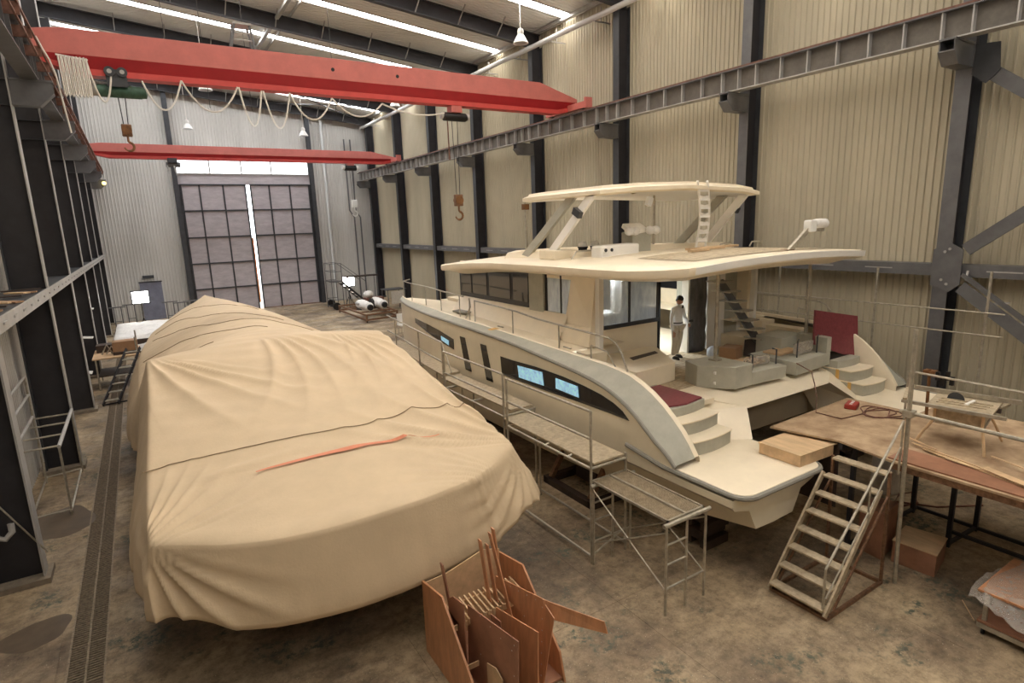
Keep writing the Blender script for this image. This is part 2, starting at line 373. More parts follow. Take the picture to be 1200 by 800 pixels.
for k, y in enumerate([6.65+6*k for k in range(0, 8)]):
    c = thing('plate_column', 'deep dark plate column on the left wall with pale inner edge, %s' % ordn(k, 8), 'column', (-2.4, y, 0), 'columns on the left wall')
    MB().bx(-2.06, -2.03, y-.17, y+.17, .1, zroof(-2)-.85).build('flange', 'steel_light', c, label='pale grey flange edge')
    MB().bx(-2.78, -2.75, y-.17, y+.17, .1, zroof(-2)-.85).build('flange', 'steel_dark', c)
    MB().bx(-2.75, -2.06, y-.012, y+.012, .1, zroof(-2)-.85).build('web', 'steel_black', c)
    br = MB()
    for yy in (y-.13, y+.12): br.prism([(-2.03, yy, 9.68), (-1.2, yy, 9.68), (-1.2, yy, 9.4), (-1.5, yy, 9.1), (-2.03, yy, 9.1)], (0, .012, 0))
    br.bx(-2.03, -1.18, y-.16, y+.16, 9.66, 9.7); br.prism([(-2.03, y-.16, 9.1), (-1.5, y-.16, 9.1), (-1.2, y-.16, 9.4), (-1.2, y-.16, 9.43), (-1.5, y-.16, 9.14), (-2.03, y-.16, 9.14)], (0, .32, 0))
    br.build('bracket', 'steel_grey', c)
    for zz in (9.1, 9.68): MB().bx(-2.75, -2.06, y-.1, y+.1, zz-.01, zz+.01).build('stiffener', 'steel_dark', c)
    MB().bx(-2.85, -1.95, y-.3, y+.3, 0, .1).build('plinth', 'concrete_block', c)
    if y < 13: c.location.x -= .15
# wall girts
for k in range(len(fy)-1):
    a, b_ = fy[k]+.2, fy[k+1]-.2
    g = MB().bx(17.1, 17.12, a, b_, 4.28, 4.58); g.bx(17.12, 17.5, a, b_, 4.56, 4.58); g.bx(17.12, 17.3, a, b_, 4.28, 4.3)
    o = g.build('wall_girt', 'steel_grey'); tag(o, 'grey channel girt along the right wall between columns, %s' % ordn(k, len(fy)-1), 'girt', 'girts on the right wall')
    for q in range(3): MB().bx(17.09, 17.1, a+1+q*1.6, a+1.7+q*1.6, 4.42, 4.45).build('cleat', 'steel_light', o)
yl = [6.65+6*k for k in range(0, 8)]
lg = thing('wall_ledge', 'long pale grey channel ledge along the left wall piled with scraps', 'ledge', (-2.0, 6.65, 4.6))
MB().bx(-2.02, -1.99, .5, 49, 4.55, 4.8).build('channel_face', 'steel_light', lg); MB().bx(-2.9, -2.02, .5, 49, 4.74, 4.76).build('shelf', 'steel_dark', lg)
for q in range(46): MB().bx(-1.99, -1.965, 3.2+q*1., 3.5+q*1., 4.66, 4.7).build('cleat', 'steel_light', lg)
# crane runway girders with stiffeners
for side, x0, nm in ((1, 16.1, 'right'), (-1, -1.45, 'left')):
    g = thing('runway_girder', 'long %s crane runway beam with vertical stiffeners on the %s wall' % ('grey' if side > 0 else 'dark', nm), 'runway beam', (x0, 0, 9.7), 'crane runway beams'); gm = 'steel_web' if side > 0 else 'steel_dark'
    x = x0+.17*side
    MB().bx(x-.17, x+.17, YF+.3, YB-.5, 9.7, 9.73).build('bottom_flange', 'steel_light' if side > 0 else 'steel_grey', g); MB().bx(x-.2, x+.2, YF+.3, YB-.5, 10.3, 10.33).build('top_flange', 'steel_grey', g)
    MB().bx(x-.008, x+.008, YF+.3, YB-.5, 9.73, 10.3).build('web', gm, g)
    MB().bx(x-.04, x+.04, YF+.3, YB-.5, 10.33, 10.42).build('rail', 'rail_rust', g, label='rusty crane rail')
    if side < 0:
        for dz, xx in ((10.02, -1.3), (10.2, -1.24)): MB().bar((xx, .5, dz), (xx, 48.6, dz), .035, .05).build('conductor_bar', 'rail_rust', g, label='rusty conductor bar along the beam')
        for q in range(32): MB().bar((-1.6, 1+1.5*q, 10.1), (-1.22, 1+1.5*q, 10.1), .03, .22).build('hanger', 'rail_rust', g)
    st = MB().bx(x-.16 if side > 0 else x+.008, x-.008 if side > 0 else x+.16, -.016, .016, 9.73, 10.3)
    s0 = None; y = .65
    while y < 48.7:
        if s0 is None:
            s0 = MB(); s0.add([(p[0], p[1]+y, p[2]) for p in st.v], st.f); s0 = s0.build('stiffener', 'steel_light' if side > 0 else 'steel_grey', g); ys0 = y
        else: o = s0.copy(); C.objects.link(o); o.location = (0, y-ys0, 0)
        y += .8 if abs(((y-.65) % 6)) < 5 else .6
# drain pipe on the right wall
dp = thing('drain_pipe', 'long white pipe running along the top of the right wall', 'pipe', (17.0, 0, 13.9))
MB().tube([(16.75, -4, 13.92), (16.75, 48.9, 13.92)], .11, 12).build('pipe', 'pipe_white', dp, smooth=True)
for k in range(16):
    y = 1.65+k*3; b = MB().bar((16.78, y, 13.8), (17.6, y, 13.8), .05); b.bar((17.1, y, 13.8), (17.1, y, 14.35), .04); b.build('bracket', 'steel_light', dp)
et = MB().bar((17.45, YF, 14.72), (17.45, YB, 14.72), .12, .1).build('trim_1', 'steel_light'); struct(et)
# ---- end wall: posts, door, window band
for k, (x, s) in enumerate(((2.9, 'left'), (12.42, 'right'))):
    c = thing('door_post', 'dark steel post on the %s side of the big sliding door' % s, 'post', (x, 49, 0), 'posts beside the sliding door')
    MB().bx(x-.15, x+.15, 48.78, 48.8, 0, zroof(x)-.8).build('flange', 'steel_dark', c); MB().bx(x-.15, x+.15, 49.08, 49.1, 0, zroof(x)-.8).build('flange', 'steel_dark', c); MB().bx(x-.01, x+.01, 48.8, 49.08, 0, zroof(x)-.8).build('web', 'steel_black', c)
dr = MB().bx(2.95, 12.35, 49.18, 49.24, 9.42, 10.22).build('door_1', 'leaf_door'); struct(dr)
rows = [0.02, 1.85, 3.74, 5.65, 7.57, 9.42]
for cols in ([3.2, 4.37, 5.95, 7.47], [7.83, 9.17, 10.69, 12.15]):
    for i in range(3):
        for j in range(5):
            MB().bx(cols[i]+.04, cols[i+1]-.04, 49.13, 49.16, rows[j]+.04, rows[j+1]-.04).build('panel', 'leaf_door', dr)
    for x in cols: MB().bx(x-.05, x+.05, 49.06, 49.17, .02, 9.42).build('stile', 'steel_dark', dr)
    for z in rows: MB().bx(cols[0]-.05, cols[-1]+.05, 49.04, 49.14, max(0.01, z-.05), z+.05).build('cross_rail', 'steel_dark' if z > 1 else 'galv_rust', dr)
MB().bx(7.48, 7.62, 49.1, 49.2, .5, 5.5).build('edge_strip', 'rust_orange', dr, label='rusty leaf edge in the bright gap')
for a_, b_ in ((2.9, 3.2), (12.13, 12.4)): MB().bx(a_, b_, 49.14, 49.2, 0, 9.45).build('jamb', 'steel_dark', dr)
wn = MB().bx(2.95, 12.35, 49.1, 49.16, 10.16, 10.24).bx(2.95, 12.35, 49.1, 49.16, 11.2, 11.28).build('window_20', 'steel_light'); struct(wn)
for i, x in enumerate([3.05, 5.2, 7.34, 9.46, 12.25]): MB().bx(x-.05, x+.05, 49.1, 49.16, 10.24, 11.2).build('mullion', 'steel_light', wn)
for a, b_ in ((3.1, 5.15), (5.25, 7.29), (7.39, 9.41), (9.51, 12.2)): MB().bx(a, b_, 49.12, 49.135, 10.24, 11.2).build('pane', 'window_glow', wn)
gp = MB().bx(-3, 18, 49.6, 80, -.5, -.02).build('trim_2', 'outside'); struct(gp)
pe = MB().tube([(13.5, 48.95, 0), (13.5, 48.95, 14.6)], .1, 10).build('down_pipe', 'pipe_white', smooth=True); tag(pe, 'white vertical down pipe right of the sliding door', 'pipe')
for k, x in enumerate((15.6, 16.1)):
    o = MB().tube([(x, 48.95, 0), (x, 48.95, 6.8), (x-.35, 48.95, 7.4), (x-.35, 48.95, 13)], .06, 8).build('conduit', 'steel_grey', smooth=True)
    tag(o, 'grey cranked conduit on the back wall, %s of two near the right corner' % ('left' if k == 0 else 'right'), 'conduit', 'conduits in the back right corner')
wp = thing('wall_hatch', 'plain grey-blue sheet door leaning at the foot of the back wall', 'door', (.35, 48.8, 0))
MB().bx(-.25, 1.1, 48.9, 48.95, 0, 2.7).build('sheet', 'sheet_door', wp); MB().bx(-.3, 1.15, 48.86, 48.92, 2.66, 2.74).build('top_rail', 'steel_dark', wp)
wm = MB().bx(.0, .7, 49.1, 49.2, 2.95, 3.15).build('wall_sign', 'steel_dark'); tag(wm, 'small dark plate on the back wall above the floodlight', 'plate')
# right wall bracing around the nearest visible column
def chan(mb, p, q, w=.3, t=.02, up=(1, 0, 0)):
    p, q = Vector(p), Vector(q); mb.bar(p, q, w, t, up=up)
    d = (q-p).normalized(); s = d.cross(Vector(up)).normalized()*(w/2)
    mb.bar(p+s+Vector((.04, 0, 0)), q+s+Vector((.04, 0, 0)), .02, .1, up=up); mb.bar(p-s+Vector((.04, 0, 0)), q-s+Vector((.04, 0, 0)), .02, .1, up=up)
c1 = 6.65
for nm, p, q, w_, lab in (('upper', (17.05, 6.2, 9.05), (17.05, 1.15, 5.1), .28, 'grey diagonal channel brace from the runway bracket down to the right'),
                      ('middle', (17.02, 6.2, 4.95), (17.02, 1.15, 9.0), .28, 'grey diagonal channel brace rising right from the gusset plate')):
    mb = MB(); chan(mb, p, q, w_); o = mb.build('diagonal_brace', 'steel_grey'); tag(o, lab, 'brace')
lb = thing('lattice_brace', 'laced diagonal brace falling right from the gusset plate', 'brace', (17, 6.4, 4.2))
MB().bar((16.95, 6.2, 4.05), (16.95, 1.15, .3), .3, .03, up=(1, 0, 0)).build('chord', 'steel_grey', lb); MB().bar((17.0, 6.2, 4.35), (17.0, 1.15, .6), .1, .08, up=(1, 0, 0)).build('chord', 'steel_grey', lb)
for k in range(8):
    y = 6.1-k*.6; z = 4.2-k*.51; MB().bar((16.98, y, z+.0), (17.03, y-(.3 if k % 2 else -.0), z+.25-(.2 if k % 2 else 0)), .04, .04).build('lacing_bar', 'steel_light', lb)
gs = thing('gusset_plate', 'bolted eight-sided gusset plate on the nearest visible right column', 'plate', (16.97, 6.5, 4.5))
MB().prism([(16.96, y, z) for y, z in ((6.86, 4.95), (6.5, 5.12), (6.22, 4.95), (6.22, 4.1), (6.45, 3.9), (6.86, 4.05))], (.03, 0, 0)).build('plate', 'steel_grey', gs)
for y, z in ((6.6, 4.9), (6.5, 4.97), (6.62, 4.2), (6.5, 4.1)): MB().lathe((16.96, y, z), [(.035, -.02), (.035, 0)], 8, 'x').build('bolt', 'steel_light', gs)
g2 = MB().prism([(17.0, y, z) for y, z in ((6.45, 9.65), (6.0, 9.6), (5.95, 9.0), (6.2, 8.75), (6.5, 9.0))], (.03, 0, 0)).build('gusset_plate', 'steel_dark'); tag(g2, 'dark gusset plate under the runway beam at the nearest column', 'plate')
# drain grating
dg = thing('drain_grating', 'long rusty bar grating over the floor drain left of the covered boat', 'grating', (-1.43, 4, 0))
for x in (-1.655, -1.43, -1.205): MB().bx(x-.012, x+.012, 1.6, 39.9, -.055, .003).build('rail', 'grate', dg)
seg = MB()
for k in range(16):
    y = 1.62+k*.0575
    for x0, x1 in ((-1.64, -1.445), (-1.415, -1.22)): seg.bx(x0, x1, y, y+.018, -.05, 0)
seg.bx(-1.64, -1.22, 1.6, 1.612, -.055, .002)
s0 = seg.build('grate_panel', 'grate', dg)
for k in range(1, 41): o = s0.copy(); C.objects.link(o); o.location = (0, k*.935, 0)
# ================================================================ cranes
def crane(y, zb, zt, label, tw=.26, w=1.0):
    """girder from the left rail to the right rail, box on top of a narrower lower web and flange"""
    x0, x1 = -1.85, 16.6
    t = thing('overhead_crane', label, 'crane', (7.4, y, 10.45), 'red overhead travelling cranes')
    d = zt-zb; zc = zb+d*.42
    xs_ = [x0, x0+.9, x1-1.9, x1]; top = [zt-.12*d, zt, zt, zt-.45*d]; mid = [zc, zc, zc, zc]
    def ring(i, lo): 
        x = xs_[i]; tz = top[i]; mz = min(mid[i], tz-.05)
        return [(x, y-.28, mz), (x, y-.28, tz), (x, y+.28, tz), (x, y+.28, mz)]
    MB().loft([ring(i, 0) for i in range(4)], caps=True).build('box_girder', 'crane_red', t, bevel=.01)
    b0 = [zb+.35*d, zb, zb, zb+.08]
    rings = []
    for x, lo in ((x0+.1, zb+.36*d), (x0+1.2, zb+.14), (x1-1.0, zb+.14), (x1-.1, zb+.3)):
        rings.append([(x, y-.28, zc), (x, y-.17, lo), (x, y+.17, lo), (x, y+.28, zc)])
    MB().loft(rings, caps=True).build('lower_web', 'crane_shaded', t, label='tapered web under the box, its red darkened as shade')
    rings = []
    for x, lo in ((x0+.25, zb+.26*d), (x0+1.2, zb), (x1-1.0, zb), (x1-.15, zb+.16)):
        rings.append([(x, y-.22, lo+.16), (x, y-.22, lo), (x, y+.22, lo), (x, y+.22, lo+.16)])
    MB().loft(rings, caps=True).build('bottom_flange', 'crane_mid', t)
    for x in (-1.62, 16.27):
        e = MB().bx(x-.13, x+.13, y-1.35, y+1.35, 10.47, 10.72).build('end_truck', 'crane_red', t, bevel=.01)
        for yy in (y-1.05, y+1.05): MB().lathe((x-.06, yy, 10.565), [(.14, 0), (.14, .12)], 16, 'x').build('wheel', 'steel_dark', e)
        MB().bx(x-.17, x+.17, y-1.45, y-1.35, 10.45, 10.85).build('buffer', 'crane_red', e)
    return t
cr = crane(20.9, 10.36, 11.5, 'big red overhead crane girder spanning the hall nearer the camera')
for x in (6.27, 8.54): MB().lathe((x, 20.61, 11.15), [(.06, 0), (.06, .02)], 12, 'y').build('port', 'black', cr)
cr2 = crane(41.5, 10.34, 11.15, 'far red overhead crane girder in front of the bright window band')
# low ladder frame standing on the near crane
lf = thing('step_frame', 'grey step frame standing on top of the near red crane', 'step frame', (3.6, 20.9, 11.5))
for x0, x1 in ((3.25, 3.4), (3.93, 3.82)):
    for y in (20.7, 21.1): MB().bar((x0, y, 11.5), (x1, y, 12.2), .06, .06).build('leg', 'steel_grey', lf)
MB().bx(3.35, 3.88, 20.65, 21.15, 12.18, 12.24).build('top_plate', 'steel_light', lf)
for z in (11.75, 11.95): MB().bar((3.3, 20.7, z), (3.88, 20.7, z), .04, .03).build('rung', 'steel_light', lf)
def hook(t, x, y, ztop, zh, m='hook_brown', s=1., hm='galv_rust'):
    for dx in (-.09, .09): MB().tube([(x+dx*s, y, ztop), (x+dx*.6*s, y, zh+.55*s)], .014, 5).build('hoist_rope', 'cable_dark', t)
    b = MB().box((x, y, zh+.42*s), (.26*s, .14*s, .34*s)).build('hook_block', hm, t, bevel=.03)
    MB().lathe((x, y-.09*s, zh+.42*s), [(.13*s, 0), (.13*s, .18*s)], 14, 'y').build('sheave', m, b)
    pts = [(x, y, zh+.25*s), (x, y, zh+.12*s)] + [(x+.12*s*math.sin(a), y, zh-.03*s+.12*s*math.cos(a)) for a in [0.3+i*.42 for i in range(11)]]
    MB().tube(pts, [.03*s]*2+[.035*s]*8+[.022*s]*3, 8).build('hook', m, t, smooth=True)
h = thing('chain_hoist', 'green drum hoist with a brown hook under the left end of the near crane', 'hoist', (.2, 20.9, 10.3))
MB().lathe((-.35, 20.9, 10.02), [(.17, 0), (.17, 1.05)], 18, 'x').build('drum', 'hoist_green', h, smooth=True)
MB().lathe((-.62, 20.9, 10.02), [(.13, 0), (.15, .05), (.15, .27)], 16, 'x').build('motor', 'steel_light', h, smooth=True)
MB().lathe((.70, 20.9, 10.02), [(.15, 0), (.15, .12), (.06, .16)], 16, 'x').build('gear_case', 'hoist_green', h, smooth=True)
for y_ in (20.62, 21.14): MB().bx(-.1, .4, y_, y_+.04, 10.1, 10.55).build('trolley_plate', 'steel_dark', h)
for x in (0, .3):
    q = MB().lathe((x, 20.56, 10.48), [(.13, 0), (.13, .06)], 16, 'y').build('trolley_wheel', 'steel_dark', h); MB().lathe((x, 20.54, 10.48), [(.06, 0), (.06, .02)], 12, 'y').build('hub', 'steel_light', q)
hook(h, .2, 20.9, 10.0, 8.55)
h2 = thing('chain_hoist', 'red box and black drum hoist under the right part of the near crane', 'hoist', (10.9, 20.9, 10.3))
MB().bx(10.65, 11.1, 20.7, 21.1, 10.12, 10.42).build('control_box', 'crane_red', h2, bevel=.01)
MB().lathe((10.35, 20.9, 9.98), [(.1, 0), (.16, .06), (.16, .95), (.1, 1.05)], 16, 'x').build('drum', 'black', h2, smooth=True)
for x in (10.28, 11.36): MB().lathe((x, 20.9, 10.0), [(.12, 0), (.12, .1)], 14, 'x').build('end_cap', 'steel_light', h2)
hook(h2, 10.85, 20.9, 9.85, 6.35, s=1.3)
MB().tube([(10.55, 20.9, 9.9), (10.56, 20.9, 8.4)], .025, 6).build('pendant_chain', 'rail_rust', h2)
h3 = thing('chain_hoist', 'small grey hoist cluster under the left end of the far crane', 'hoist', (2.4, 41.5, 10.2))
MB().lathe((2.1, 41.5, 10.05), [(.15, 0), (.15, .75)], 12, 'x').build('drum', 'steel_grey', h3); MB().bx(2.2, 2.7, 41.2, 41.8, 10.15, 10.4).build('trolley', 'steel_dark', h3)
for x in (2.15, 2.5): MB().tube([(x, 41.4, 10.0), (x+.1, 41.3, 9.4)], .05, 6).build('chain_bag', 'steel_light', h3)
h4 = thing('chain_hoist', 'small black and white hoist with pale hook under the right part of the far crane', 'hoist', (13.2, 41.5, 10.2))
MB().lathe((12.75, 41.5, 10.05), [(.12, 0), (.19, .1), (.19, .85), (.12, .95)], 12, 'x').build('drum', 'black', h4)
for x in (12.68, 13.62): MB().lathe((x, 41.5, 10.07), [(.17, 0), (.17, .16)], 12, 'x').build('end_cap', 'lamp_white', h4)
MB().bx(13.0, 13.45, 41.3, 41.7, 10.2, 10.42).build('control_box', 'crane_red', h4)
hook(h4, 13.3, 41.5, 9.95, 7.0, 'lamp_white', 1.5, 'lamp_white')
# festoon bundle and hanging cable loops
fb = thing('festoon_bundle', 'bundle of pale cable loops hanging at the left end of the near crane', 'cable bundle', (-.9, 20.5, 10.8))
MB().bar((-1.15, 20.605, 10.8), (-.45, 20.605, 10.72), .04, .04).build('hanger_bar', 'cable', fb)
for k in range(8):
    x = -1.1+k*.08; MB().tube([(x, 20.59, 10.78), (x+.01, 20.57, 10.3), (x+.02, 20.55, 9.8), (x+.04, 20.56, 9.74), (x+.06, 20.58, 9.8), (x+.05, 20.59, 10.76)], .02, 5).build('cable_loop', 'cable', fb)
lp = thing('festoon_cable', 'white power cable hanging in long loops below the near crane', 'cable', (1.5, 20.6, 10.4))
for a, b_, d in (((-.5, 10.75), (.05, 10.5), .95), ((.75, 10.3), (1.75, 10.4), .8), ((1.75, 10.4), (3.27, 10.35), .8), ((3.3, 10.35), (3.95, 10.3), 1.1), ((4.0, 10.3), (4.8, 10.3), 1.1), ((4.8, 10.3), (6.15, 10.25), .75), ((6.15, 10.25), (7.9, 10.2), .5), ((7.9, 10.2), (10.3, 10.05), .2)):
    MB().tube(sag((a[0], 20.62, a[1]), (b_[0], 20.62, b_[1]), d, 14), .028, 6).build('cable_loop', 'cable', lp, smooth=True)
lc = MB().tube([(-1.5, 20.6, 11.2), (-1.4, 20.6, 10.9), (-1.3, 20.6, 10.65), (-1.22, 20.6, 10.3), (-1.1, 20.6, 8.8)], .025, 6).build('supply_cable', 'cable'); tag(lc, 'white supply cable curving off the left end of the near crane', 'cable')
# high bay lamps
lamps = [(15.0, 22.4, 13.45, 'white high bay lamp hanging near the right wall above the near crane end'), (3.9, 46, 12.8, 'white high bay lamp in front of the back wall, left of the pair'),
         (11.4, 46, 12.7, 'white high bay lamp in front of the back wall, right of the pair'), (3.9, 34, 12.9, 'white high bay lamp just under the near crane, left'), (13.8, 34, 12.8, 'white high bay lamp just under the near crane, right')]
l0 = None
for x, y, z, lab in lamps:
    if l0 is None:
        l0 = thing('high_bay_lamp', lab, 'lamp', (x, y, z), 'high bay lamps')
        MB().lathe((x, y, z), [(.33, 0), (.31, .04), (.16, .3), (.13, .34), (.13, .36), (.03, .36)], 20).build('shade', 'lamp_white', l0, smooth=True)
        MB().lathe((x, y, z+.36), [(.13, 0), (.14, .1), (.11, .2), (.03, .24)], 16).build('ballast', 'lamp_white', l0, smooth=True)
        MB().lathe((x, y, z), [(.02, -.02), (.26, 0), (.28, .02)], 20).build('lens', 'steel_light', l0)
        MB().tube([(x, y, z+.58), (x, y, zroof(x))], .018, 6).build('cord', 'cable', l0)
    else: l_ = dup(l0, (x, y, z), lab)
for o in list(C.objects):
    if o.name.startswith('high_bay_lamp') and o is not l0:
        for ch in o.children:
            if ch.name.startswith('cord'): ch.scale = (1, 1, 1); top = zroof(o.location.x)-o.location.z; ch.data = MB().tube([(0, 0, .58), (0, 0, top)], .018, 6).build('tmp', 'cable').data; bpy.data.objects.remove(C.objects['tmp'])
# thin hanging rods above the crane
for k, (x, y) in enumerate(((2.0, 28), (3.3, 28), (4.9, 28), (8.5, 28))):
    o = MB().tube([(x, y, zroof(x)), (x, y, 11)], .012, 5).build('hanging_rod', 'cable_dark'); tag(o, 'thin dark rod hanging from the roof behind the crane, %s from the left' % ['first', 'second', 'third', 'fourth'][k], 'rod', 'thin roof rods')
# ================================================================ the unfinished white catamaran
XC = 11.22
ya = thing('catamaran', 'large unfinished cream catamaran yacht with grey primed gunwales and hardtop', 'yacht', (XC, 13, 0))
def lerp_tab(t, x):
    if x <= t[0][0]: return t[0][1]
    for a, b in zip(t, t[1:]):
        if x <= b[0]: return a[1]+(b[1]-a[1])*(x-a[0])/(b[0]-a[0])
    return t[-1][1]
KZ = [(6.42, 1.8), (6.55, 1.93), (6.7, 2.03), (6.9, 2.14), (7.1, 2.28), (7.35, 2.46), (7.6, 2.6), (7.9, 2.73), (8.2, 2.82), (8.6, 2.9), (9, 2.95), (10.1, 3.05), (11.5, 3.16), (13.2, 3.23), (15.2, 3.28), (18, 3.3), (21.6, 3.22)]
UZ = [(6.42, 1.85), (6.6, 2.14), (6.8, 2.36), (7.0, 2.55), (7.2, 2.72), (7.45, 2.88), (7.7, 3.0), (8, 3.08), (8.5, 3.13), (9, 3.15), (10, 3.18), (12, 3.25), (14, 3.31), (17, 3.38), (21.6, 3.3)]
def xo(y): return 7.2 + (1.25*((y-14.5)/7.1)**2.3 if y > 14.5 else 0) + (.02*(5.9-y) if y < 5.9 else 0)
def xi(y): return 9.45 - (.85*((y-14.5)/7.1)**2.2 if y > 14.5 else 0)
def mx(p, s):
    if s > 0: return (p[0], p[1], p[2])
    x = p[0]; return ((15.25-(x-7.2)*.844) if x <= 9.5 else 13.31-(x-9.5)*(13.31-XC)/(XC-9.5), p[1], p[2])
SY = [6.42, 6.55, 6.7, 6.9, 7.1, 7.35, 7.6, 7.9, 8.2, 8.6, 9, 9.6, 10.4, 11.4, 12.4, 13.4, 14.4, 15.2, 16, 16.8, 17.6, 18.4, 19.2, 20, 20.6, 21.1, 21.5]
def lowring(y, top):
    o, i = xo(y), xi(y); c = 8.32 if y < 17 else 8.32+(8.5-8.32)*(y-17)/4.5; w = max(.12, min(1, (i-o)/2.2))
    zb = lerp_tab([(5.2, 1.0), (6.5, .78), (8, .58), (11, .45), (18, .45), (20, .7), (21.6, 1.5)], y); ch = lerp_tab([(5.2, 1.47), (7.8, 1.47), (10.2, 1.22), (14, 1.15), (18, 1.3), (21.6, 1.9)], y)
    it = lerp_tab([(6.9, 1.66), (7.7, 2.0)], y); zm = (zb+ch)/2
    return [(o, y, top), (o, y, ch+.06), (o+.05*w, y, ch), (o+.42*w, y, max(zb+.05, ch-.1)), (o+.5*w, y, zm-.02), (o+.62*w, y, zb), (c, y, zb-.02), (i-.62*w, y, zb), (i-.5*w, y, zm-.02), (i-.42*w, y, max(zb+.05, ch-.1)), (i-.05*w, y, ch), (i, y, ch+.06), (i, y, it)]
for s, nm in ((1, 'near'), (-1, 'far')):
    rings = [[mx(p, s) for p in lowring(y, 1.66 if y < 6.42 else lerp_tab(KZ, y))] for y in [5.26, 5.4, 5.8, 6.41]+SY]
    hl = MB().loft(rings, closed=False); hl.f.append(tuple(range(13)))
    hl.build('hull', 'gelcoat_side', ya, smooth=True)
    # swim platform with rounded corners and a grey rub rim
    def plan(d):
        pts = []; x0, x1, y0, y1 = 7.28-d, 9.45+d, 5.1-d, 6.85
        for cx, cy, a0 in ((x0+.28, y0+.28, 180), (x1-.28, y0+.28, 270)):
            for k in range(7): a = math.radians(a0+15*k); pts.append((cx+.28*math.cos(a), cy+.28*math.sin(a)))
        return [(x1, y1)][:0] + pts + [(x1, y1), (x0, y1)]
    pf = MB().prism([mx((x, y, 1.64), s) for x, y in plan(0)], (0, 0, .11)).build('swim_platform', 'gelcoat', ya, bevel=.012)
    if s > 0: rimp = [(7.2, 7.6, 1.86), (7.2, 6.7, 1.73)]
    else: rimp = [(7.2, 6.9, 1.75)]
    MB().tube([mx(p, s) for p in rimp + [(x-.0, y, 1.7) for x, y in plan(.02)[:-1]]], .045, 8).build('rub_rim', 'primer_dark', ya, smooth=True, label='grey rubbing strip round the swim platform')
    if s > 0:
        MB().lathe((8.0, 5.34, 1.18), [(.085, -.03), (.085, .02), (.05, .02)], 14, 'y').build('exhaust_outlet', 'hook_brown', ya)
        MB().bx(8.55, 8.8, 5.34, 5.36, 1.16, 1.24).build('putty_patch', 'yellow_stain', ya)
    # gunwale band: sloping grey bevel, beige cap and inner bulwark
    mb = MB(); cap = MB(); inn = MB(); b1 = []; c1_ = []; i1 = []
    for y in SY:
        k, u = lerp_tab(KZ, y), lerp_tab(UZ, y); o = xo(y); f = 1 if y < 18 else max(.15, 1-(y-18)/4.2)
        wv = .36*f if y > 7.6 else .36+.12*(7.6-y)
        b1.append([mx(p, s) for p in ((o, y, k), (o+.03, y, k+.03), (o+wv, y, u))])
        zi = 2.35 if y < 8.6 else u-.06
        zi = max(1.75, min(zi, u-.06)) if y > 7.4 else 1.74
        c1_.append([mx(p, s) for p in ((o+wv, y, u), (o+wv+.02, y, u+.02), (o+wv+.1*f, y, u+.02), (o+wv+.12*f, y, u-.02), (o+wv+.13*f, y, zi))])
    mb.loft(b1, closed=False).build('gunwale_band', 'primer_grey', ya, smooth=True, label='grey primed sloping gunwale band')
    cap.loft(c1_, closed=False).build('bulwark', 'gelcoat', ya, smooth=True)
    MB().tube([mx((xo(y)-.0, y, lerp_tab(KZ, y)), s) for y in SY], .035, 6).build('rub_rail', 'primer_dark', ya, smooth=True)
    # steps up from the platform (curved risers)
    def arcstep(z0, z1, yf, yb, x0, x1, name, m, mt=None):
        n = 8; f = []
        for k in range(n+1):
            t = k/n; x = x0+(x1-x0)*t; f.append((x, yf-.16*math.sin(math.pi*(.25+.6*t))+.28*t*0, z0))
        P = [mx(p, s) for p in f] + [mx((x1, yb, z0), s), mx((x0, yb, z0), s)]
        return MB().prism(P, (0, 0, z1-z0)).build(name, m, ya, bevel=.012)
    arcstep(1.75, 2.0, 6.75, 7.9, 7.92, 9.0, 'step_riser', 'primer_grey'); arcstep(2.0, 2.03, 6.73, 7.9, 7.9, 9.02, 'step_tread', 'gelcoat')
    arcstep(2.03, 2.26, 7.06, 7.9, 7.9, 9.0, 'step_riser', 'primer_grey'); arcstep(2.26, 2.29, 7.04, 7.9, 7.9, 9.02, 'step_tread', 'gelcoat')
    arcstep(2.29, 2.47, 7.38, 8.6, 7.9, 9.0, 'step_riser', 'primer_grey')
    if s > 0: MB().prism([mx(p, s) for p in ((7.95, 7.36, 2.475), (8.4, 7.24, 2.475), (8.95, 7.34, 2.475), (8.95, 8.45, 2.475), (7.95, 8.45, 2.475))], (0, 0, .03)).build('hatch_lid', 'red_panel', ya, label='maroon hatch lid lying flat above the steps')
    else:
        MB().prism([(13.45, 7.75, 2.85), (14.95, 7.45, 2.3), (15.05, 7.6, 3.38), (13.6, 7.85, 3.66)], (0, .05, 0)).build('hatch_lid', 'red_panel', ya, label='maroon hatch lid standing open on the far side')
        MB().bx(13.75, 14.6, 7.5, 8.5, 2.475, 2.48).build('hatch_opening', 'black', ya)
    # inner side of the stern, from the steps to the arch
    P = [(9.0, 6.75, 1.7), (9.45, 6.5, 1.7), (9.9, 7.0, 2.2), (9.0, 7.45, 2.17), (9.0, 8.15, 2.41), (9.6, 8.15, 2.41)]
    Q_ = [(9.4, 7.3, .9), (9.8, 7.9, 2.1)]
    V = [mx(p, s) for p in P+Q_]
    MB().add(V, [(0, 1, 2, 3), (3, 2, 5, 4), (1, 6, 7, 2), (2, 7, 5)]).build('stern_wing', 'gelcoat', ya)
    for k, z in enumerate((2.0, 2.26)):
        MB().bx(*sorted([mx((8.98, 0, 0), s)[0], mx((9.03, 0, 0), s)[0]]), 6.95+.3*k, 7.02+.3*k, z-.22, z+.02).build('tape_mark', 'yellow_stain', ya)
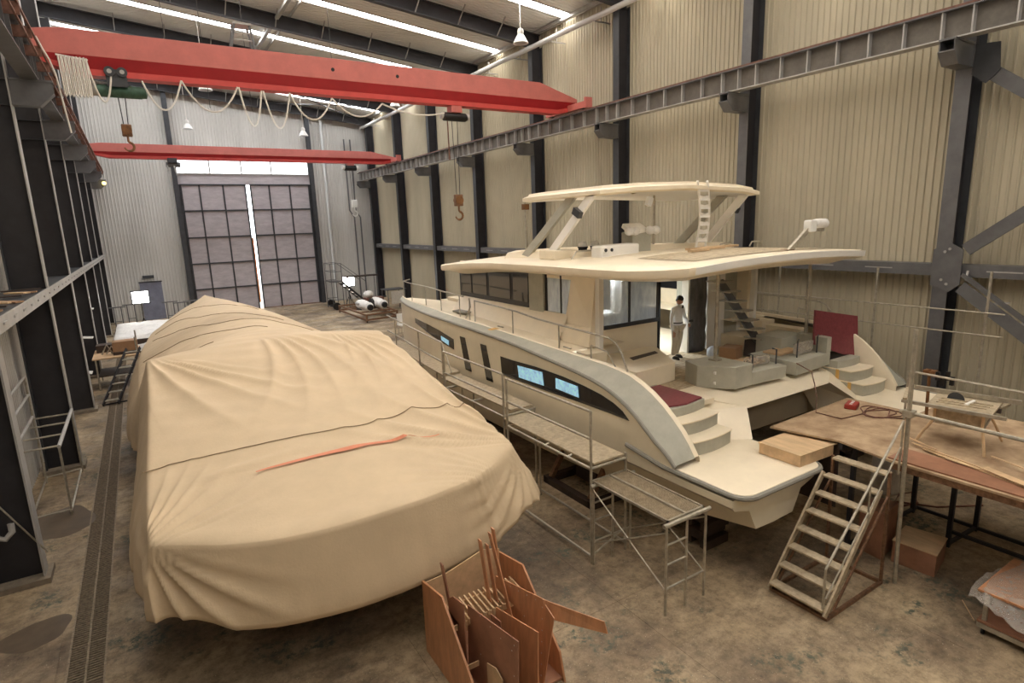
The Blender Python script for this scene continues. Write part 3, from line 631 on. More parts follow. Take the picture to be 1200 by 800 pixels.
# bridge deck, sloping aft beam
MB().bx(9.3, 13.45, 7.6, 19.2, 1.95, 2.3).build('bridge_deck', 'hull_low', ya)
A = [(9.0, 8.15, 2.41), (13.73, 8.15, 2.41), (9.9, 7.0, 2.2), (12.83, 7.0, 2.2), (9.9, 6.98, 2.17), (12.83, 6.98, 2.17), (9.9, 7.7, 1.95), (12.83, 7.7, 1.95)]
MB().add(A, [(0, 2, 3, 1), (2, 4, 5, 3), (4, 6, 7, 5), (0, 4, 2), (1, 3, 5), (0, 6, 4), (1, 5, 7), (0, 1, 7, 6)]).build('aft_beam', 'gelcoat', ya)
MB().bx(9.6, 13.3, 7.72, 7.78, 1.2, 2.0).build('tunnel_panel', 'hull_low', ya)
cf = MB().bx(7.95, 14.6, 8.1, 10.5, 2.3, 2.385).build('cockpit_floor', 'dust_deck', ya)
for k in range(12): MB().bx(7.96, 14.59, 8.12+.198*k, 8.12+.198*k+.19, 2.385, 2.402).build('floor_board', 'dust_deck', cf)
MB().bx(7.95, 9.4, 7.4, 8.2, 2.29, 2.39).build('cockpit_corner', 'gelcoat', ya)
# cockpit seat bases
def sb(name, plan, z0, z1, m, **k): return MB().prism([(x, y, z0) for x, y in plan], (0, 0, z1-z0)).build(name, m, ya, bevel=.012, **k)
sb('seat_base', [(9.72, 8.12), (10.2, 7.5), (10.75, 7.5), (10.75, 8.5), (9.9, 8.6)], 2.38, 2.86, 'primer_grey', label='grey primed cockpit seat base, left')
sb('seat_base', [(10.75, 7.5), (11.85, 7.42), (11.95, 8.4), (10.75, 8.5)], 2.38, 2.66, 'primer_grey')
sb('seat_base', [(12.12, 7.35), (13.65, 7.45), (13.8, 8.5), (12.2, 8.6)], 2.38, 2.68, 'primer_grey')
sb('seat_back', [(13.45, 7.44), (13.68, 7.46), (13.85, 8.3), (13.6, 8.3)], 2.68, 3.05, 'primer_grey')
sb('seat_locker', [(12.9, 8.25), (13.85, 8.3), (13.85, 9.0), (12.9, 8.95)], 2.4, 3.0, 'primer_grey')
for x, z in ((9.85, 2.72), (9.85, 2.5)): MB().lathe((x+.1, 7.83, z), [(.035, -.02), (.035, .02)], 10, 'y').build('fitting', 'lamp_white', ya)
sb('locker_box', [(8.45, 8.62), (9.75, 8.75), (10.55, 10.05), (10.55, 10.3), (8.5, 10.3)], 2.4, 2.82, 'gelcoat')
sb('locker_opening', [(9.15, 9.45), (10.1, 9.6), (10.2, 9.8), (9.25, 9.68)], 2.822, 2.83, 'brown_dark')
sb('locker_step', [(8.05, 8.6), (8.45, 8.6), (8.45, 9.3), (8.05, 9.3)], 2.4, 2.7, 'primer_grey')
# far side coaming of the cockpit
sb('side_coaming', [(14.25, 8.6), (14.6, 8.6), (14.6, 12.2), (14.25, 12.2)], 2.4, 3.0, 'gelcoat'); sb('side_bench', [(13.4, 9.2), (14.3, 9.0), (14.3, 10.5), (13.4, 10.5)], 2.4, 2.75, 'gelcoat')
# side decks
for s in (1, -1):
    mb = MB(); rr = []
    for y in [10.0, 11, 12, 13, 14, 15, 16, 17, 18, 19, 19.8, 20.5, 21.1]:
        u = lerp_tab(UZ, y)-.05; a = xo(y)+.4*(1 if y < 18 else max(.2, 1-(y-18)/4)); b = 9.4 if y < 17.2 else max(a+.05, xi(y)-.06)
        rr.append([mx((a, y, u), s), mx((b, y, u), s)])
    mb.loft(rr, closed=False).build('side_deck', 'gelcoat', ya)
    MB().prism([mx((7.95, y, z), s) for y, z in ((9.3, 2.4), (10, 2.4), (10, 3.12), (9.6, 3.11), (9.6, 2.75), (9.3, 2.75))], (.55*s, 0, 0)).build('deck_step', 'gelcoat', ya)
sb('foredeck', [(9.2, 17.0), (13.7, 17.0), (13.7, 19.6), (9.2, 19.6)], 3.1, 3.28, 'gelcoat')
sb('deck_hatch', [(8.0, 15.4), (8.6, 15.5), (8.5, 16.3), (7.95, 16.1)], 3.34, 3.38, 'primer_dark')
sb('foredeck_locker', [(9.3, 18.2), (11.2, 18.3), (11.2, 19.2), (9.3, 19.2)], 3.28, 3.4, 'gelcoat')
# cabin
def quad(name, m, P, t=(0, 0, 0), **k): return MB().prism(P, t).build(name, m, ya, **k)
# sloping apron under the side windows
for s in (1, -1):
    rr = []
    for y, xt in ((11.0, 8.5), (11.95, 8.5), (13, 8.5), (15, 8.5), (16.6, 8.55), (17.4, 9.2)):
        u = lerp_tab(UZ, y)-.05; xb = 8.2 if y < 17 else 8.9
        rr.append([mx((xb, y, u), s), mx((xt, y+(0 if y < 17 else -.3), 3.76), s), mx((xt+.1, y+(0 if y < 17 else -.3), 3.76), s)])
    rr.append([mx((XC, 18.0, 3.3), s), mx((XC, 17.4, 3.76), s), mx((XC, 17.3, 3.76), s)])
    MB().loft(rr, closed=False).build('cabin_apron', 'gelcoat', ya, smooth=True)
    X = lambda x: mx((x, 0, 0), s)[0]
    def side(name, m, y0, y1, z0, z1, x, th=.05, par=None, **k):
        a, b = sorted((X(x), X(x+th))); return MB().bx(a, b, y0, y1, z0, z1).build(name, m, par or ya, **k)
    wf_ = side('window_frame', 'frame_black', 12.62, 16.62, 3.76, 4.72, 8.53, .03)
    for y0, y1 in ((12.72, 13.45), (13.6, 14.75), (14.9, 15.75), (15.85, 16.5)): side('pane', 'glass_dark', y0, y1, 3.9, 4.6, 8.515, .02, wf_)
    side('window_head', 'gelcoat', 10.0, 16.6, 4.6, 4.85, 8.55)
    side('pillar', 'primer_grey', 11.98, 12.62, 3.2, 4.75, 8.48, .14, label='grey primed cabin pillar')
    rr = MB().add([mx(p, s) for p in ((8.5, 10.0, 4.7), (8.5, 10.85, 4.7), (8.5, 11.0, 4.0), (8.5, 11.15, 3.55), (8.32, 11.25, 3.5), (8.3, 11.0, 3.15), (8.3, 10.0, 3.15), (8.38, 10.0, 3.6))] +
                [mx(p, s) for p in ((8.75, 10.0, 4.7), (8.6, 10.85, 4.7), (8.6, 11.0, 4.0), (8.6, 11.15, 3.55), (8.6, 11.25, 3.5), (8.6, 11.0, 3.15), (8.75, 10.0, 3.15), (8.75, 10.0, 3.6))],
                [(0, 1, 2, 3, 4, 7), (4, 5, 6, 7)] + [(i, (i+1) % 8, (i+1) % 8+8, i+8) for i in range(8)] + [(8, 15, 14, 13, 12, 11, 10, 9)])
    rr.build('aft_pillar', 'gelcoat', ya)
    side('cabin_side', 'gelcoat', 10.0, 12.0, 3.1, 3.52, 8.5, .1)
    fo = side('film_sheet', 'film', 10.95, 11.98, 3.5, 4.7, 8.56, .02, label='window opening closed with pale plastic film')
    side('frame', 'frame_black', 11.9, 11.99, 3.5, 4.7, 8.54, .02, fo); side('frame', 'frame_black', 11.3, 11.36, 3.5, 4.7, 8.545, .01, fo)
    MB().bx(*sorted((X(8.5), X(8.62))), 9.86, 10.02, 2.9, 4.75).build('pillar_edge', 'gelcoat_white', ya)
    # windscreen corner and front
    f = MB().prism([mx(p, s) for p in ((8.55, 16.62, 3.76), (9.2, 17.2, 3.76), (9.2, 17.0, 4.72), (8.55, 16.5, 4.72))], (0, -.03, 0)).build('window_frame', 'frame_black', ya)
    f2 = MB().prism([mx(p, s) for p in ((9.2, 17.2, 3.76), (XC, 17.4, 3.76), (XC, 17.2, 4.72), (9.2, 17.0, 4.72))], (0, -.03, 0)).build('window_frame', 'frame_black', ya)
# aft bulkhead
yb = 10.4
bw = MB().bx(8.62, 10.95, yb, yb+.05, 2.4, 3.42).bx(8.62, 8.98, yb, yb+.05, 3.42, 4.8).bx(8.98, 10.95, yb, yb+.05, 4.72, 4.8).build('aft_bulkhead', 'gelcoat', ya)
fw = MB().bx(8.98, 10.9, yb+.0, yb+.03, 3.42, 4.72).build('film_sheet', 'film', ya, label='aft window closed with crinkled plastic film')
for x in (9.0, 9.92, 10.88): MB().bx(x-.03, x+.03, yb-.02, yb, 3.42, 4.72).build('frame', 'steel_dark', fw)
MB().bx(8.98, 10.9, yb-.03, yb, 3.4, 3.5).build('frame', 'steel_dark', fw)
MB().bx(10.9, 10.97, yb-.03, yb+.05, 2.4, 4.8).build('door_jamb', 'frame_black', ya)
wp2 = MB().bx(12.0, 12.06, yb-.02, yb+.2, 2.4, 4.75).build('door_jamb', 'gelcoat_white', ya)
# wrapped post right of the doorway
rr = []
rnd = random.Random(4)
for k in range(14):
    z = 2.4+k*.18; rr.append([(12.4+(.36+rnd.uniform(-.03, .03))*math.cos(a), yb+.05+(.16+rnd.uniform(-.02, .02))*math.sin(a), z) for a in [2*math.pi*j/14 for j in range(14)]])
MB().loft(rr, caps=True).build('wrapped_door', 'film_dark', ya, smooth='all', label='dark sliding door stack wrapped in crinkled film')
MB().bx(12.8, 13.5, yb, yb+.06, 2.4, 4.8).build('bulkhead_panel', 'gelcoat_white', ya); MB().bx(13.5, 14.05, yb, yb+.06, 2.4, 4.8).build('bulkhead_panel', 'primer_grey', ya)
quad('aft_pillar', 'gelcoat_white', [(14.05, yb, 2.4), (14.55, yb, 3.15), (14.5, yb, 3.6), (14.25, yb, 3.75), (14.2, yb, 4.75), (14.05, yb, 4.75)], (0, .2, 0))
# cabin interior
MB().bx(8.7, 14.2, 10.5, 17.0, 2.3, 2.42).build('saloon_floor', 'gelcoat', ya)
MB().bx(10.3, 11.6, 12.6, 13.4, 3.25, 3.32).build('counter_top', 'lamp_white', ya); MB().bx(10.3, 11.6, 12.7, 13.4, 2.42, 3.25).build('counter', 'steel_dark', ya)
MB().bx(11.1, 11.35, 12.2, 12.4, 3.4, 4.7).build('inner_post', 'lamp_white', ya); MB().bx(11.4, 13.5, 13.6, 13.7, 2.42, 4.7).build('inner_wall', 'steel_black', ya)
for z in (2.7, 2.95): MB().bx(10.98, 11.5, 11.0, 11.4, z-.06, z).build('inner_step', 'lamp_white', ya)
# ---- roof deck (flybridge)
def roofz(x, y): return 5.0 + .17*(1-((x-XC)/3.9)**2) - (.012*(y-12)**2 if y > 12 else 0) + .02*math.cos((y-7)/3)
def outline(d, n=14):
    pts = []; x0, ya0 = 7.62-d, 7.2-d
    P = [(8.9, ya0-.05)]
    P += [(8.3-.0, ya0+.0-.02), (7.9-d*.4, ya0+.35), (x0, ya0+1.0), (x0-.02, 9), (x0, 11), (x0+.02, 13), (x0+.08, 14.5), (x0+.2, 16), (x0+.45+d*.3, 17.0+d), (x0+1.3, 17.5+d), (XC, 17.9+d)]
    P = [(XC, ya0-.12)] + [(10.2, ya0-.1)] + P
    return P + [(2*XC-x, y) for x, y in reversed(P[1:-1])]
o0, o1 = outline(0), outline(-.1)
n = len(o0)
rings = [[(x, y, roofz(x, y)-.19) for x, y in outline(-.03)], [(x, y, roofz(x, y)-.14) for x, y in o0], [(x, y, roofz(x, y)-.03) for x, y in outline(.0)], [(x, y, roofz(x, y)+.0) for x, y in outline(-.04)]]
for q in (.15, .3, .5, .7, .85, .97): rings.append([(x+(XC-x)*q, y+(12.4-y)*q, roofz(x+(XC-x)*q, y+(12.4-y)*q)+.0) for x, y in outline(-.04)])
MB().loft(rings, caps=False).build('roof_deck', 'gelcoat', ya, smooth=True)
rings = [[(x, y, roofz(x, y)-.19) for x, y in outline(-.03)]]
for q, dz in ((.06, -.22), (.16, -.34), (.22, -.36), (.5, -.32), (.97, -.3)): rings.append([(x+(XC-x)*q, max(y, 7.2)+(12.4-y)*q*(.55 if y < 12 else .8), roofz(x+(XC-x)*q, y)+dz) for x, y in outline(-.03)])
MB().loft(rings).build('roof_underside', 'gelcoat', ya, smooth=True)
def aft(x, dz): return (x, 7.18-.0*abs(x-XC), roofz(x, 7.3)+dz)
xs_ = [8.35+i*(2*XC-16.7)/14 for i in range(15)]
MB().loft([[(x, 7.075-.0, roofz(x, 7.2)-.15), (x, 7.06, roofz(x, 7.2)-.02), (x, 7.1, roofz(x, 7.2)-.02)] for x in xs_], closed=False).build('aft_fascia', 'gelcoat_white', ya)
padm = [(8.95, 9.1), (8.75, 7.6), (13.0, 7.45), (13.9, 7.6), (13.6, 9.5), (11, 9.6)]
pg = MB(); pr_ = []
for i in range(9):
    t = i/8; a = (8.95+(13.9-8.95)*t, 7.62-.1*math.sin(math.pi*t)); b = (9.0+(13.6-9.0)*t, 9.2+.4*t); pr_.append([(a[0]+(b[0]-a[0])*j/5, a[1]+(b[1]-a[1])*j/5, roofz(a[0]+(b[0]-a[0])*j/5, a[1]+(b[1]-a[1])*j/5)+.012) for j in range(6)])
for k, (x, y) in enumerate(((9.55, 11.7), (9.95, 11.7))):
    wn_ = MB().lathe((x, y, 5.1), [(.13, 0), (.15, .06), (.11, .16), (.14, .22)], 14).build('winch_base', 'black', ya, smooth=True); MB().ball((x, y, 5.36), .12, 8, (1, 1, .8)).build('wrapped_top', 'white_cloth', wn_, smooth='all')
pg.loft(pr_, closed=False).build('roof_pad', 'dust_deck', ya, label='dusty grey sanded area on the aft roof')
# coaming on the roof
cr_ = [(8.35, 13.6), (8.5, 11.4), (9.0, 10.9), (10.6, 10.7), (13.9, 10.7), (14.4, 11.4), (14.5, 13.6), (13.6, 14.6), (9.3, 14.6)]
MB().loft([[(x, y, roofz(x, y)-.02) for x, y in cr_], [(x+(XC-x)*.03, y+(12.4-y)*.05, roofz(x, y)+.15) for x, y in cr_], [(x+(XC-x)*.09, y+(12.4-y)*.15, roofz(x, y)+.15) for x, y in cr_], [(x+(XC-x)*.12, y+(12.4-y)*.2, roofz(x, y)+.0) for x, y in cr_]]).build('flybridge_coaming', 'gelcoat', ya, smooth=True)
# seat module and helm on the roof
MB().prism([(9.0, 10.35, 5.08), (10.15, 10.3, 5.1), (10.15, 10.75, 5.1), (9.15, 10.85, 5.08), (8.95, 10.65, 5.08)], (0, 0, .3)).build('seat_module', 'gelcoat_white', ya, bevel=.04)
for x in (9.12, 9.3): MB().lathe((x, 10.335, 5.28), [(.04, -.01), (.04, .02)], 12, 'y').build('cup_hole', 'steel_dark', ya)
hm = MB().prism([(10.25, 10.65, 5.1), (10.85, 10.6, 5.1), (10.9, 11.1, 5.1), (10.3, 11.1, 5.1)], (0, 0, .55)).build('helm_console', 'primer_grey', ya, bevel=.03)
MB().box((10.5, 10.8, 5.72), (.6, .4, .12), rx=.5).build('dash', 'gelcoat_white', hm, bevel=.02)
for x in (10.05, 10.25, 10.75, 10.95): MB().ball((x, 10.55, 5.68), .12, 8, (1.1, .9, .9)).build('wrapped_dial', 'white_cloth', hm, smooth='all')
MB().bx(8.25, 9.0, 11.2, 11.8, 5.08, 5.3).build('side_seat', 'gelcoat', ya, bevel=.03)
MB().tube([(8.55, 10.9, 5.08), (8.7, 10.9, 5.26), (9.4, 10.9, 5.26), (9.45, 10.9, 5.08)], .02, 6).build('grab_rail', 'galv', ya)
for x in (12.9, 14.2): MB().tube([(x, 10.2, 5.12), (x+.1, 10.2, 5.24), (x+.5, 10.2, 5.24), (x+.6, 10.2, 5.1)], .022, 6).build('grab_rail', 'galv', ya)
# hardtop on slanting struts
def htz(x, y): return 6.55+.13*(1-((x-XC)/2.9)**2) - .02*max(0, y-11.5)**2*.6 + .0
hp = [(8.55, 12.9), (8.5, 12.0), (8.5, 10.6), (8.65, 10.0), (9.6, 9.8), (XC, 9.72), (13.3, 9.8), (14.25, 10.0), (14.4, 10.6), (14.4, 12.0), (14.3, 12.9), (13.2, 13.3), (XC, 13.45), (9.7, 13.3)]
def sc(q, dz): return [(x+(XC-x)*q, y+(11.6-y)*q, htz(x+(XC-x)*q, y)+dz) for x, y in hp]
MB().loft([sc(.06, -.09), sc(0, -.05), sc(0, .03), sc(.02, .05), sc(.05, .07), sc(.06, .12), sc(.3, .13), sc(.7, .15), sc(.97, .16)], caps=False).build('hardtop', 'gelcoat', ya, smooth=True)
MB().loft([sc(.06, -.09), sc(.12, -.04), sc(.5, -.03), sc(.97, -.03)]).build('hardtop_underside', 'gelcoat_white', ya, smooth=True)
for s in (1, -1):
    for (yt, ybm, w_) in ((11.0, 12.75, .34), (10.3, 11.75, .3)):
        a, b = mx((8.62, yt, 6.5), s), mx((8.45, ybm, 5.1), s)
        st_ = MB().add([(a[0], a[1]-w_/2, a[2]), (a[0], a[1]+w_/2, a[2]), (b[0], b[1]+w_/2*1.1, b[2]), (b[0], b[1]-w_/2*1.1, b[2])] +
                 [(a[0]+.09*s, a[1]-w_/2, a[2]), (a[0]+.09*s, a[1]+w_/2, a[2]), (b[0]+.09*s, b[1]+w_/2*1.1, b[2]), (b[0]+.09*s, b[1]-w_/2*1.1, b[2])],
                 [(0, 1, 2, 3), (7, 6, 5, 4), (0, 4, 5, 1), (1, 5, 6, 2), (2, 6, 7, 3), (3, 7, 4, 0)])
        st_.build('strut', 'primer_grey' if yt > 10.5 else 'gelcoat_white', ya, bevel=.01)
    br_ = mx((8.55, 10.75, 6.15), s)
    MB().box((br_[0], br_[1]-.1, br_[2]), (.12, .25, .16), rx=.5).build('light_bracket', 'steel_dark', ya)
for p, zt in (((8.5, 12.7, 5.05), 6.47), ((11.55, 11.2, 5.1), 6.55)):
    MB().tube([p, (p[0], p[1], zt)], .028, 8).build('prop_pole', 'galv', ya)
MB().box((8.5, 12.7, 6.36), (.14, .14, .14)).build('pole_clamp', 'hook_brown', ya)
MB().box((10.35, 10.2, 6.36), (.14, .1, .2), ry=.4).build('hanging_fitting', 'lamp_white', ya)
# cockpit roof props
for x, y, z0, z1 in ((13.65, 8.1, 3.0, 4.98), (10.4, 8.2, 2.86, 4.98)):
    MB().tube([(x, y, z0), (x, y, z1)], .04, 10).build('roof_prop', 'galv', ya, smooth=True, label='steel prop under the aft roof edge'); MB().bx(x-.1, x+.1, y-.1, y+.1, z0, z0+.03).build('prop_foot', 'galv', ya)
# flybridge stair in the cockpit
sg = MB().bar((11.75, 9.2, 4.4), (13.25, 9.0, 2.6), .06, .2).build('stair_stringer', 'steel_grey', ya)
for k in range(7):
    t = k/6.5; MB().box((11.75+1.4*t, 9.2-.2*t, 4.42-1.65*t), (.42, .5, .035)).build('stair_tread', 'galv', ya)
# railings
def rail(pts, posts, zr=.62):
    r = MB().tube(pts, .02, 6).build('hand_rail', 'galv', ya, smooth=True)
    for p, q in posts: MB().tube([p, q], .016, 6).build('post', 'galv', r)
def gw(y): 
    f = 1 if y < 18 else max(.15, 1-(y-18)/4.2); return xo(y)+.36*f+.06*f, lerp_tab(UZ, y)
for s in (1, -1):
    def rp(y, h): x, z = gw(y); return mx((x, y, z+h), s)
    fp = [mx((8.75, 21.3, 3.95), s)]+[rp(y, .64) for y in (20.8, 20, 19, 18, 17, 16, 15, 14.7)]
    rail(fp, [(rp(y, 0), rp(y, .64)) for y in (20.9, 19.4, 17.8, 16.3, 14.95)])
    rail([rp(14.35, .63), rp(14.3, .4), rp(14.62, 0)], [(rp(14.35, 0), rp(14.35, .63))])
    rail([rp(y, .55 if y < 12 else .6) for y in (14.05, 13, 12, 11, 10, 9, 8.55)] + [rp(8.35, .5), rp(8.2, .35), rp(8.02, .02)], [(rp(y, 0), rp(y, .6 if y >= 12 else .55)) for y in (14.05, 12.1, 10.2)] + [(rp(9.1, 0), rp(9.1, .3))])
    r2 = MB().tube([rp(9.1, .3), rp(8.6, .26), rp(8.35, .0)], .013, 6).build('lower_rail', 'galv', ya)
    for y in (9.9, 12.7):
        x, z = gw(y); c_ = MB().tube([mx((x, y-.13, z+.09), s), mx((x, y+.13, z+.09), s)], .02, 6).build('cleat', 'galv', ya)
x, z = gw(12.9); MB().prism([(x-.02, 12.75, z+.02), (x-.02, 12.95, z+.02), (x-.36, 13.2, z-.06), (x-.36, 13.05, z-.06)], (0, 0, .01)).build('glue_stain', 'yellow_stain', ya)
# hull windows
def hwin(pts, pan=(), name='hull_window'):
    """pts (y,z) polygon on the near topside"""
    for s in (1, -1):
        P = [mx((xo(y)-.012, y, z), s) for y, z in pts]
        h_ = len(P)//2; strip = [(k, k+1, len(P)-2-k, len(P)-1-k) for k in range(h_-1)]
        o = MB().add(P+[(p[0]+.01*s, p[1], p[2]) for p in P], (strip if len(P) == 8 else [tuple(range(len(P)))])+[(i, (i+1) % len(P), (i+1) % len(P)+len(P), i+len(P)) for i in range(len(P))]).build(name, 'glass_dark', ya)
        if s > 0:
            for q in pan:
                MB().prism([(xo(y)-.02, y, z) for y, z in q[0]], (-.008, 0, 0)).build('pane', q[1], o)
hwin([(12.05, 2.76), (11.5, 2.76), (10.5, 2.79), (9.5, 2.77), (8.8, 2.72), (8.3, 2.66), (7.95, 2.58), (7.7, 2.48), (7.52, 2.34), (8.0, 2.35), (9.0, 2.34), (10.2, 2.31), (11.2, 2.3), (12.0, 2.3)],
     [([(11.25, 2.68), (10.25, 2.72), (10.2, 2.42), (11.2, 2.4)], 'blue_screen'), ([(9.75, 2.69), (9.0, 2.67), (8.97, 2.44), (9.75, 2.46)], 'blue_screen')])
hwin([(13.9, 2.95), (14.2, 2.95), (13.95, 2.05), (13.6, 2.05)]); hwin([(12.75, 2.92), (13.05, 2.92), (12.8, 2.0), (12.45, 2.0)])
hwin([(14.6, 2.8), (15.6, 2.93), (16.6, 2.99), (17.8, 3.0), (17.8, 2.85), (16.6, 2.72), (15.6, 2.6), (14.6, 2.5)], [([(15.4, 2.78), (14.9, 2.72), (14.9, 2.58), (15.4, 2.66)], 'blue_screen')])
# davit arm on the roof
dv = thing('davit_arm', 'small pale hydraulic davit arm standing on the aft roof corner', 'davit', (12.1, 7.6, 5.15))
MB().bar((12.0, 7.65, 5.14), (12.65, 7.6, 5.62), .07, .1).build('arm', 'galv', dv); MB().box((12.7, 7.6, 5.68), (.22, .2, .26)).build('knuckle', 'lamp_white', dv, bevel=.03)
MB().lathe((12.85, 7.6, 5.72), [(.09, 0), (.11, .05), (.11, .42), (.08, .46)], 12, 'x').build('motor', 'white_cloth', dv, smooth=True); MB().box((13.05, 7.6, 5.6), (.3, .1, .1)).build('rod', 'galv', dv)
MB().box((11.98, 7.65, 5.17), (.22, .2, .06)).build('foot', 'hook_brown', dv)
# ladder leaning on the hardtop
ld = thing('boarding_ladder', 'white ladder with round cut-outs leaning from the roof to the hardtop edge', 'ladder', (12.4, 10.2, 5.15))
A0, A1, B0, B1 = Vector((12.2, 10.35, 5.16)), Vector((12.55, 10.35, 5.16)), Vector((11.45, 9.72, 6.8)), Vector((11.8, 9.72, 6.8))
def lpt(t, side):
    a, b = (A0, B0) if side == 0 else (A1, B1); p = a.lerp(b, t); p.x += .12*math.sin(math.pi*t); return p
for sd in (0, 1): MB().tube([lpt(t/8, sd) for t in range(9)], .03, 6).build('side_rail', 'gelcoat_white', ld)
for k in range(1, 8):
    t = k/8; a, b = lpt(t, 0), lpt(t, 1); MB().bar(a, b, .05, .08).build('rung', 'gelcoat_white', ld)
    if k < 7:
        c, d = lpt(t+.04, 0), lpt(t+.04, 1); MB().tube([c, (c+d)/2+Vector((0, 0, -.03)), d], .02, 5).build('web', 'gelcoat_white', ld)

ld_ = bpy.data.lights.new('saloon_light', 'AREA'); ld_.energy = 190; ld_.size = 1.2; ld_.color = (.85, .93, 1)
lo_ = bpy.data.objects.new('saloon_light', ld_); C.objects.link(lo_); lo_.location = (11.3, 12.6, 4.5); lo_.parent = None
# ================================================================ person in the doorway
def skinned(name, m, nodes, edges, parent, sub=2, root=0):
    me = bpy.data.meshes.new(name); base = Vector(parent.location) if parent else Vector((0, 0, 0))
    me.from_pydata([Vector(n[:3]) for n in nodes], edges, []); o = bpy.data.objects.new(name, me); C.objects.link(o); o.parent = parent
    me.materials.append(M[m])
    sk = o.modifiers.new('skin', 'SKIN'); sk.use_smooth_shade = True
    for i, n in enumerate(nodes):
        r = n[3]; rr = (r, r) if not isinstance(r, tuple) else r
        me.skin_vertices[0].data[i].radius = rr; me.skin_vertices[0].data[i].use_root = (i == root)
    sb_ = o.modifiers.new('sub', 'SUBSURF'); sb_.levels = sub; sb_.render_levels = sub
    return o
pr = thing('person', 'person in white coveralls with pulled-down mask standing in the cockpit doorway, looking down', 'person', (11.36, 10.15, 2.4))
# local frame: faces -y, x to its left in the picture's right
body = [(0, 0, .94, (.15, .11)), (0, 0, 1.12, (.145, .105)), (0, 0, 1.3, (.165, .115)), (0, -.01, 1.43, (.13, .09)), (0, -.02, 1.5, (.055, .055)),
        (-.17, 0, 1.40, .07), (-.235, .0, 1.2, .056), (-.26, -.02, 1.08, .05), (-.27, -.07, .92, .042), (-.27, -.1, .82, .036),
        (.17, 0, 1.40, .07), (.245, .0, 1.2, .056), (.27, -.03, 1.1, .05), (.2, -.2, 1.02, .044), (.14, -.28, 1.0, .036),
        (-.09, 0, .88, .105), (-.1, -.01, .66, .09), (-.11, -.02, .48, .075), (-.12, .0, .28, .066), (-.12, .02, .1, .055),
        (.09, 0, .88, .105), (.11, .02, .66, .09), (.12, .04, .48, .075), (.13, .1, .28, .066), (.13, .13, .1, .055)]
ed = [(0, 1), (1, 2), (2, 3), (3, 4), (3, 5), (5, 6), (6, 7), (7, 8), (8, 9), (3, 10), (10, 11), (11, 12), (12, 13), (13, 14), (0, 15), (15, 16), (16, 17), (17, 18), (18, 19), (0, 20), (20, 21), (21, 22), (22, 23), (23, 24)]
skinned('body', 'coverall', body, ed, pr, 2)
lg_ = [(0, 0, .95, (.16, .12))]+[(n[0], n[1], n[2], n[3]+.012) for n in body[15:25]]
skinned('trousers', 'trousers', lg_, [(0, 1), (1, 2), (2, 3), (3, 4), (4, 5), (0, 6), (6, 7), (7, 8), (8, 9), (9, 10)], pr, 2)
MB_b = MB().loft([[(pr.location.x+.165*math.cos(a), pr.location.y+.13*math.sin(a), pr.location.z+z) for a in [2*math.pi*k/20 for k in range(20)]] for z in (1.0, 1.03)]).build('belt', 'black', pr)
# head with face
hd = MB(); rr = []
prof = [(-.115, .035, .045, .02), (-.10, .05, .06, .005), (-.07, .062, .078, 0), (-.03, .07, .088, 0), (.01, .073, .094, .002), (.05, .072, .094, .006), (.085, .062, .08, .01), (.11, .04, .052, .012), (.122, .012, .016, .012)]
for z, rx_, ry_, oy in prof: rr.append([(rx_*math.cos(a), oy+ry_*math.sin(a)-(.012 if abs(a-4.71) < .3 and -.05 < z < .02 else 0), z) for a in [2*math.pi*k/16 for k in range(16)]])
hd.loft(rr, caps=True)
T = Matrix.Translation((0, -.06, 1.63)) @ Matrix.Rotation(math.radians(28), 4, 'X')
def tv(mb): mb.v = [tuple(T @ Vector(p)) for p in mb.v]; mb2 = MB(); o = pr.location; mb2.v = [tuple(Vector(p)+o) for p in mb.v]; mb2.f = mb.f; return mb2
head = tv(hd).build('head', 'skin', pr, smooth='all')
tv(MB().prism([(-.012, -.085, .03), (.012, -.085, .03), (.016, -.088, -.02), (-.016, -.088, -.02)], (0, -.022, -.004))).build('nose', 'skin', head)
for s in (-1, 1):
    tv(MB().ball((.028*s, -.082, .022), .011, 8)).build('eye', 'lamp_white', head); tv(MB().ball((.028*s, -.09, .021), .005, 6)).build('pupil', 'black', head)
    tv(MB().ball((.074*s, .01, -.002), .024, 8, (.4, .8, 1.2))).build('ear', 'skin', head)
tv(MB().ball((0, -.084, -.055), .018, 8, (1.3, .4, .35))).build('mouth', 'red_panel', head)
hr = MB(); rr = []
for z, rx_, ry_, oy in [(-.05, .078, .06, .045), (0, .082, .085, .025), (.05, .083, .104, .01), (.09, .073, .092, .01), (.122, .046, .06, .012), (.134, .012, .016, .012)]: rr.append([(rx_*math.cos(a), oy+ry_*math.sin(a)*(1 if math.sin(a) > 0 else (.35 if z < .04 else 1)), z) for a in [2*math.pi*k/16 for k in range(16)]])
tv(hr.loft(rr, caps=True)).build('hair', 'hair', head, smooth='all')
mk = MB().loft([[(x*.062, y, z) for x, y, z in ((-1, -.04, 1.53), (-.5, -.12, 1.52), (0, -.145, 1.515), (.5, -.12, 1.52), (1, -.04, 1.53))], [(x*.06, y, z) for x, y, z in ((-1, -.05, 1.46), (-.5, -.115, 1.44), (0, -.14, 1.43), (.5, -.115, 1.44), (1, -.05, 1.46))]], closed=False)
mk.v = [tuple(Vector(p)+pr.location) for p in mk.v]; mk.build('face_mask', 'lamp_white', pr, label='white mask pulled down to the neck')
MBk = MB().box((.035, -.13, 1.46), (.05, .03, .08)); MBk.v = [tuple(Vector(p)+pr.location) for p in MBk.v]; MBk.build('mask_valve', 'black', pr)
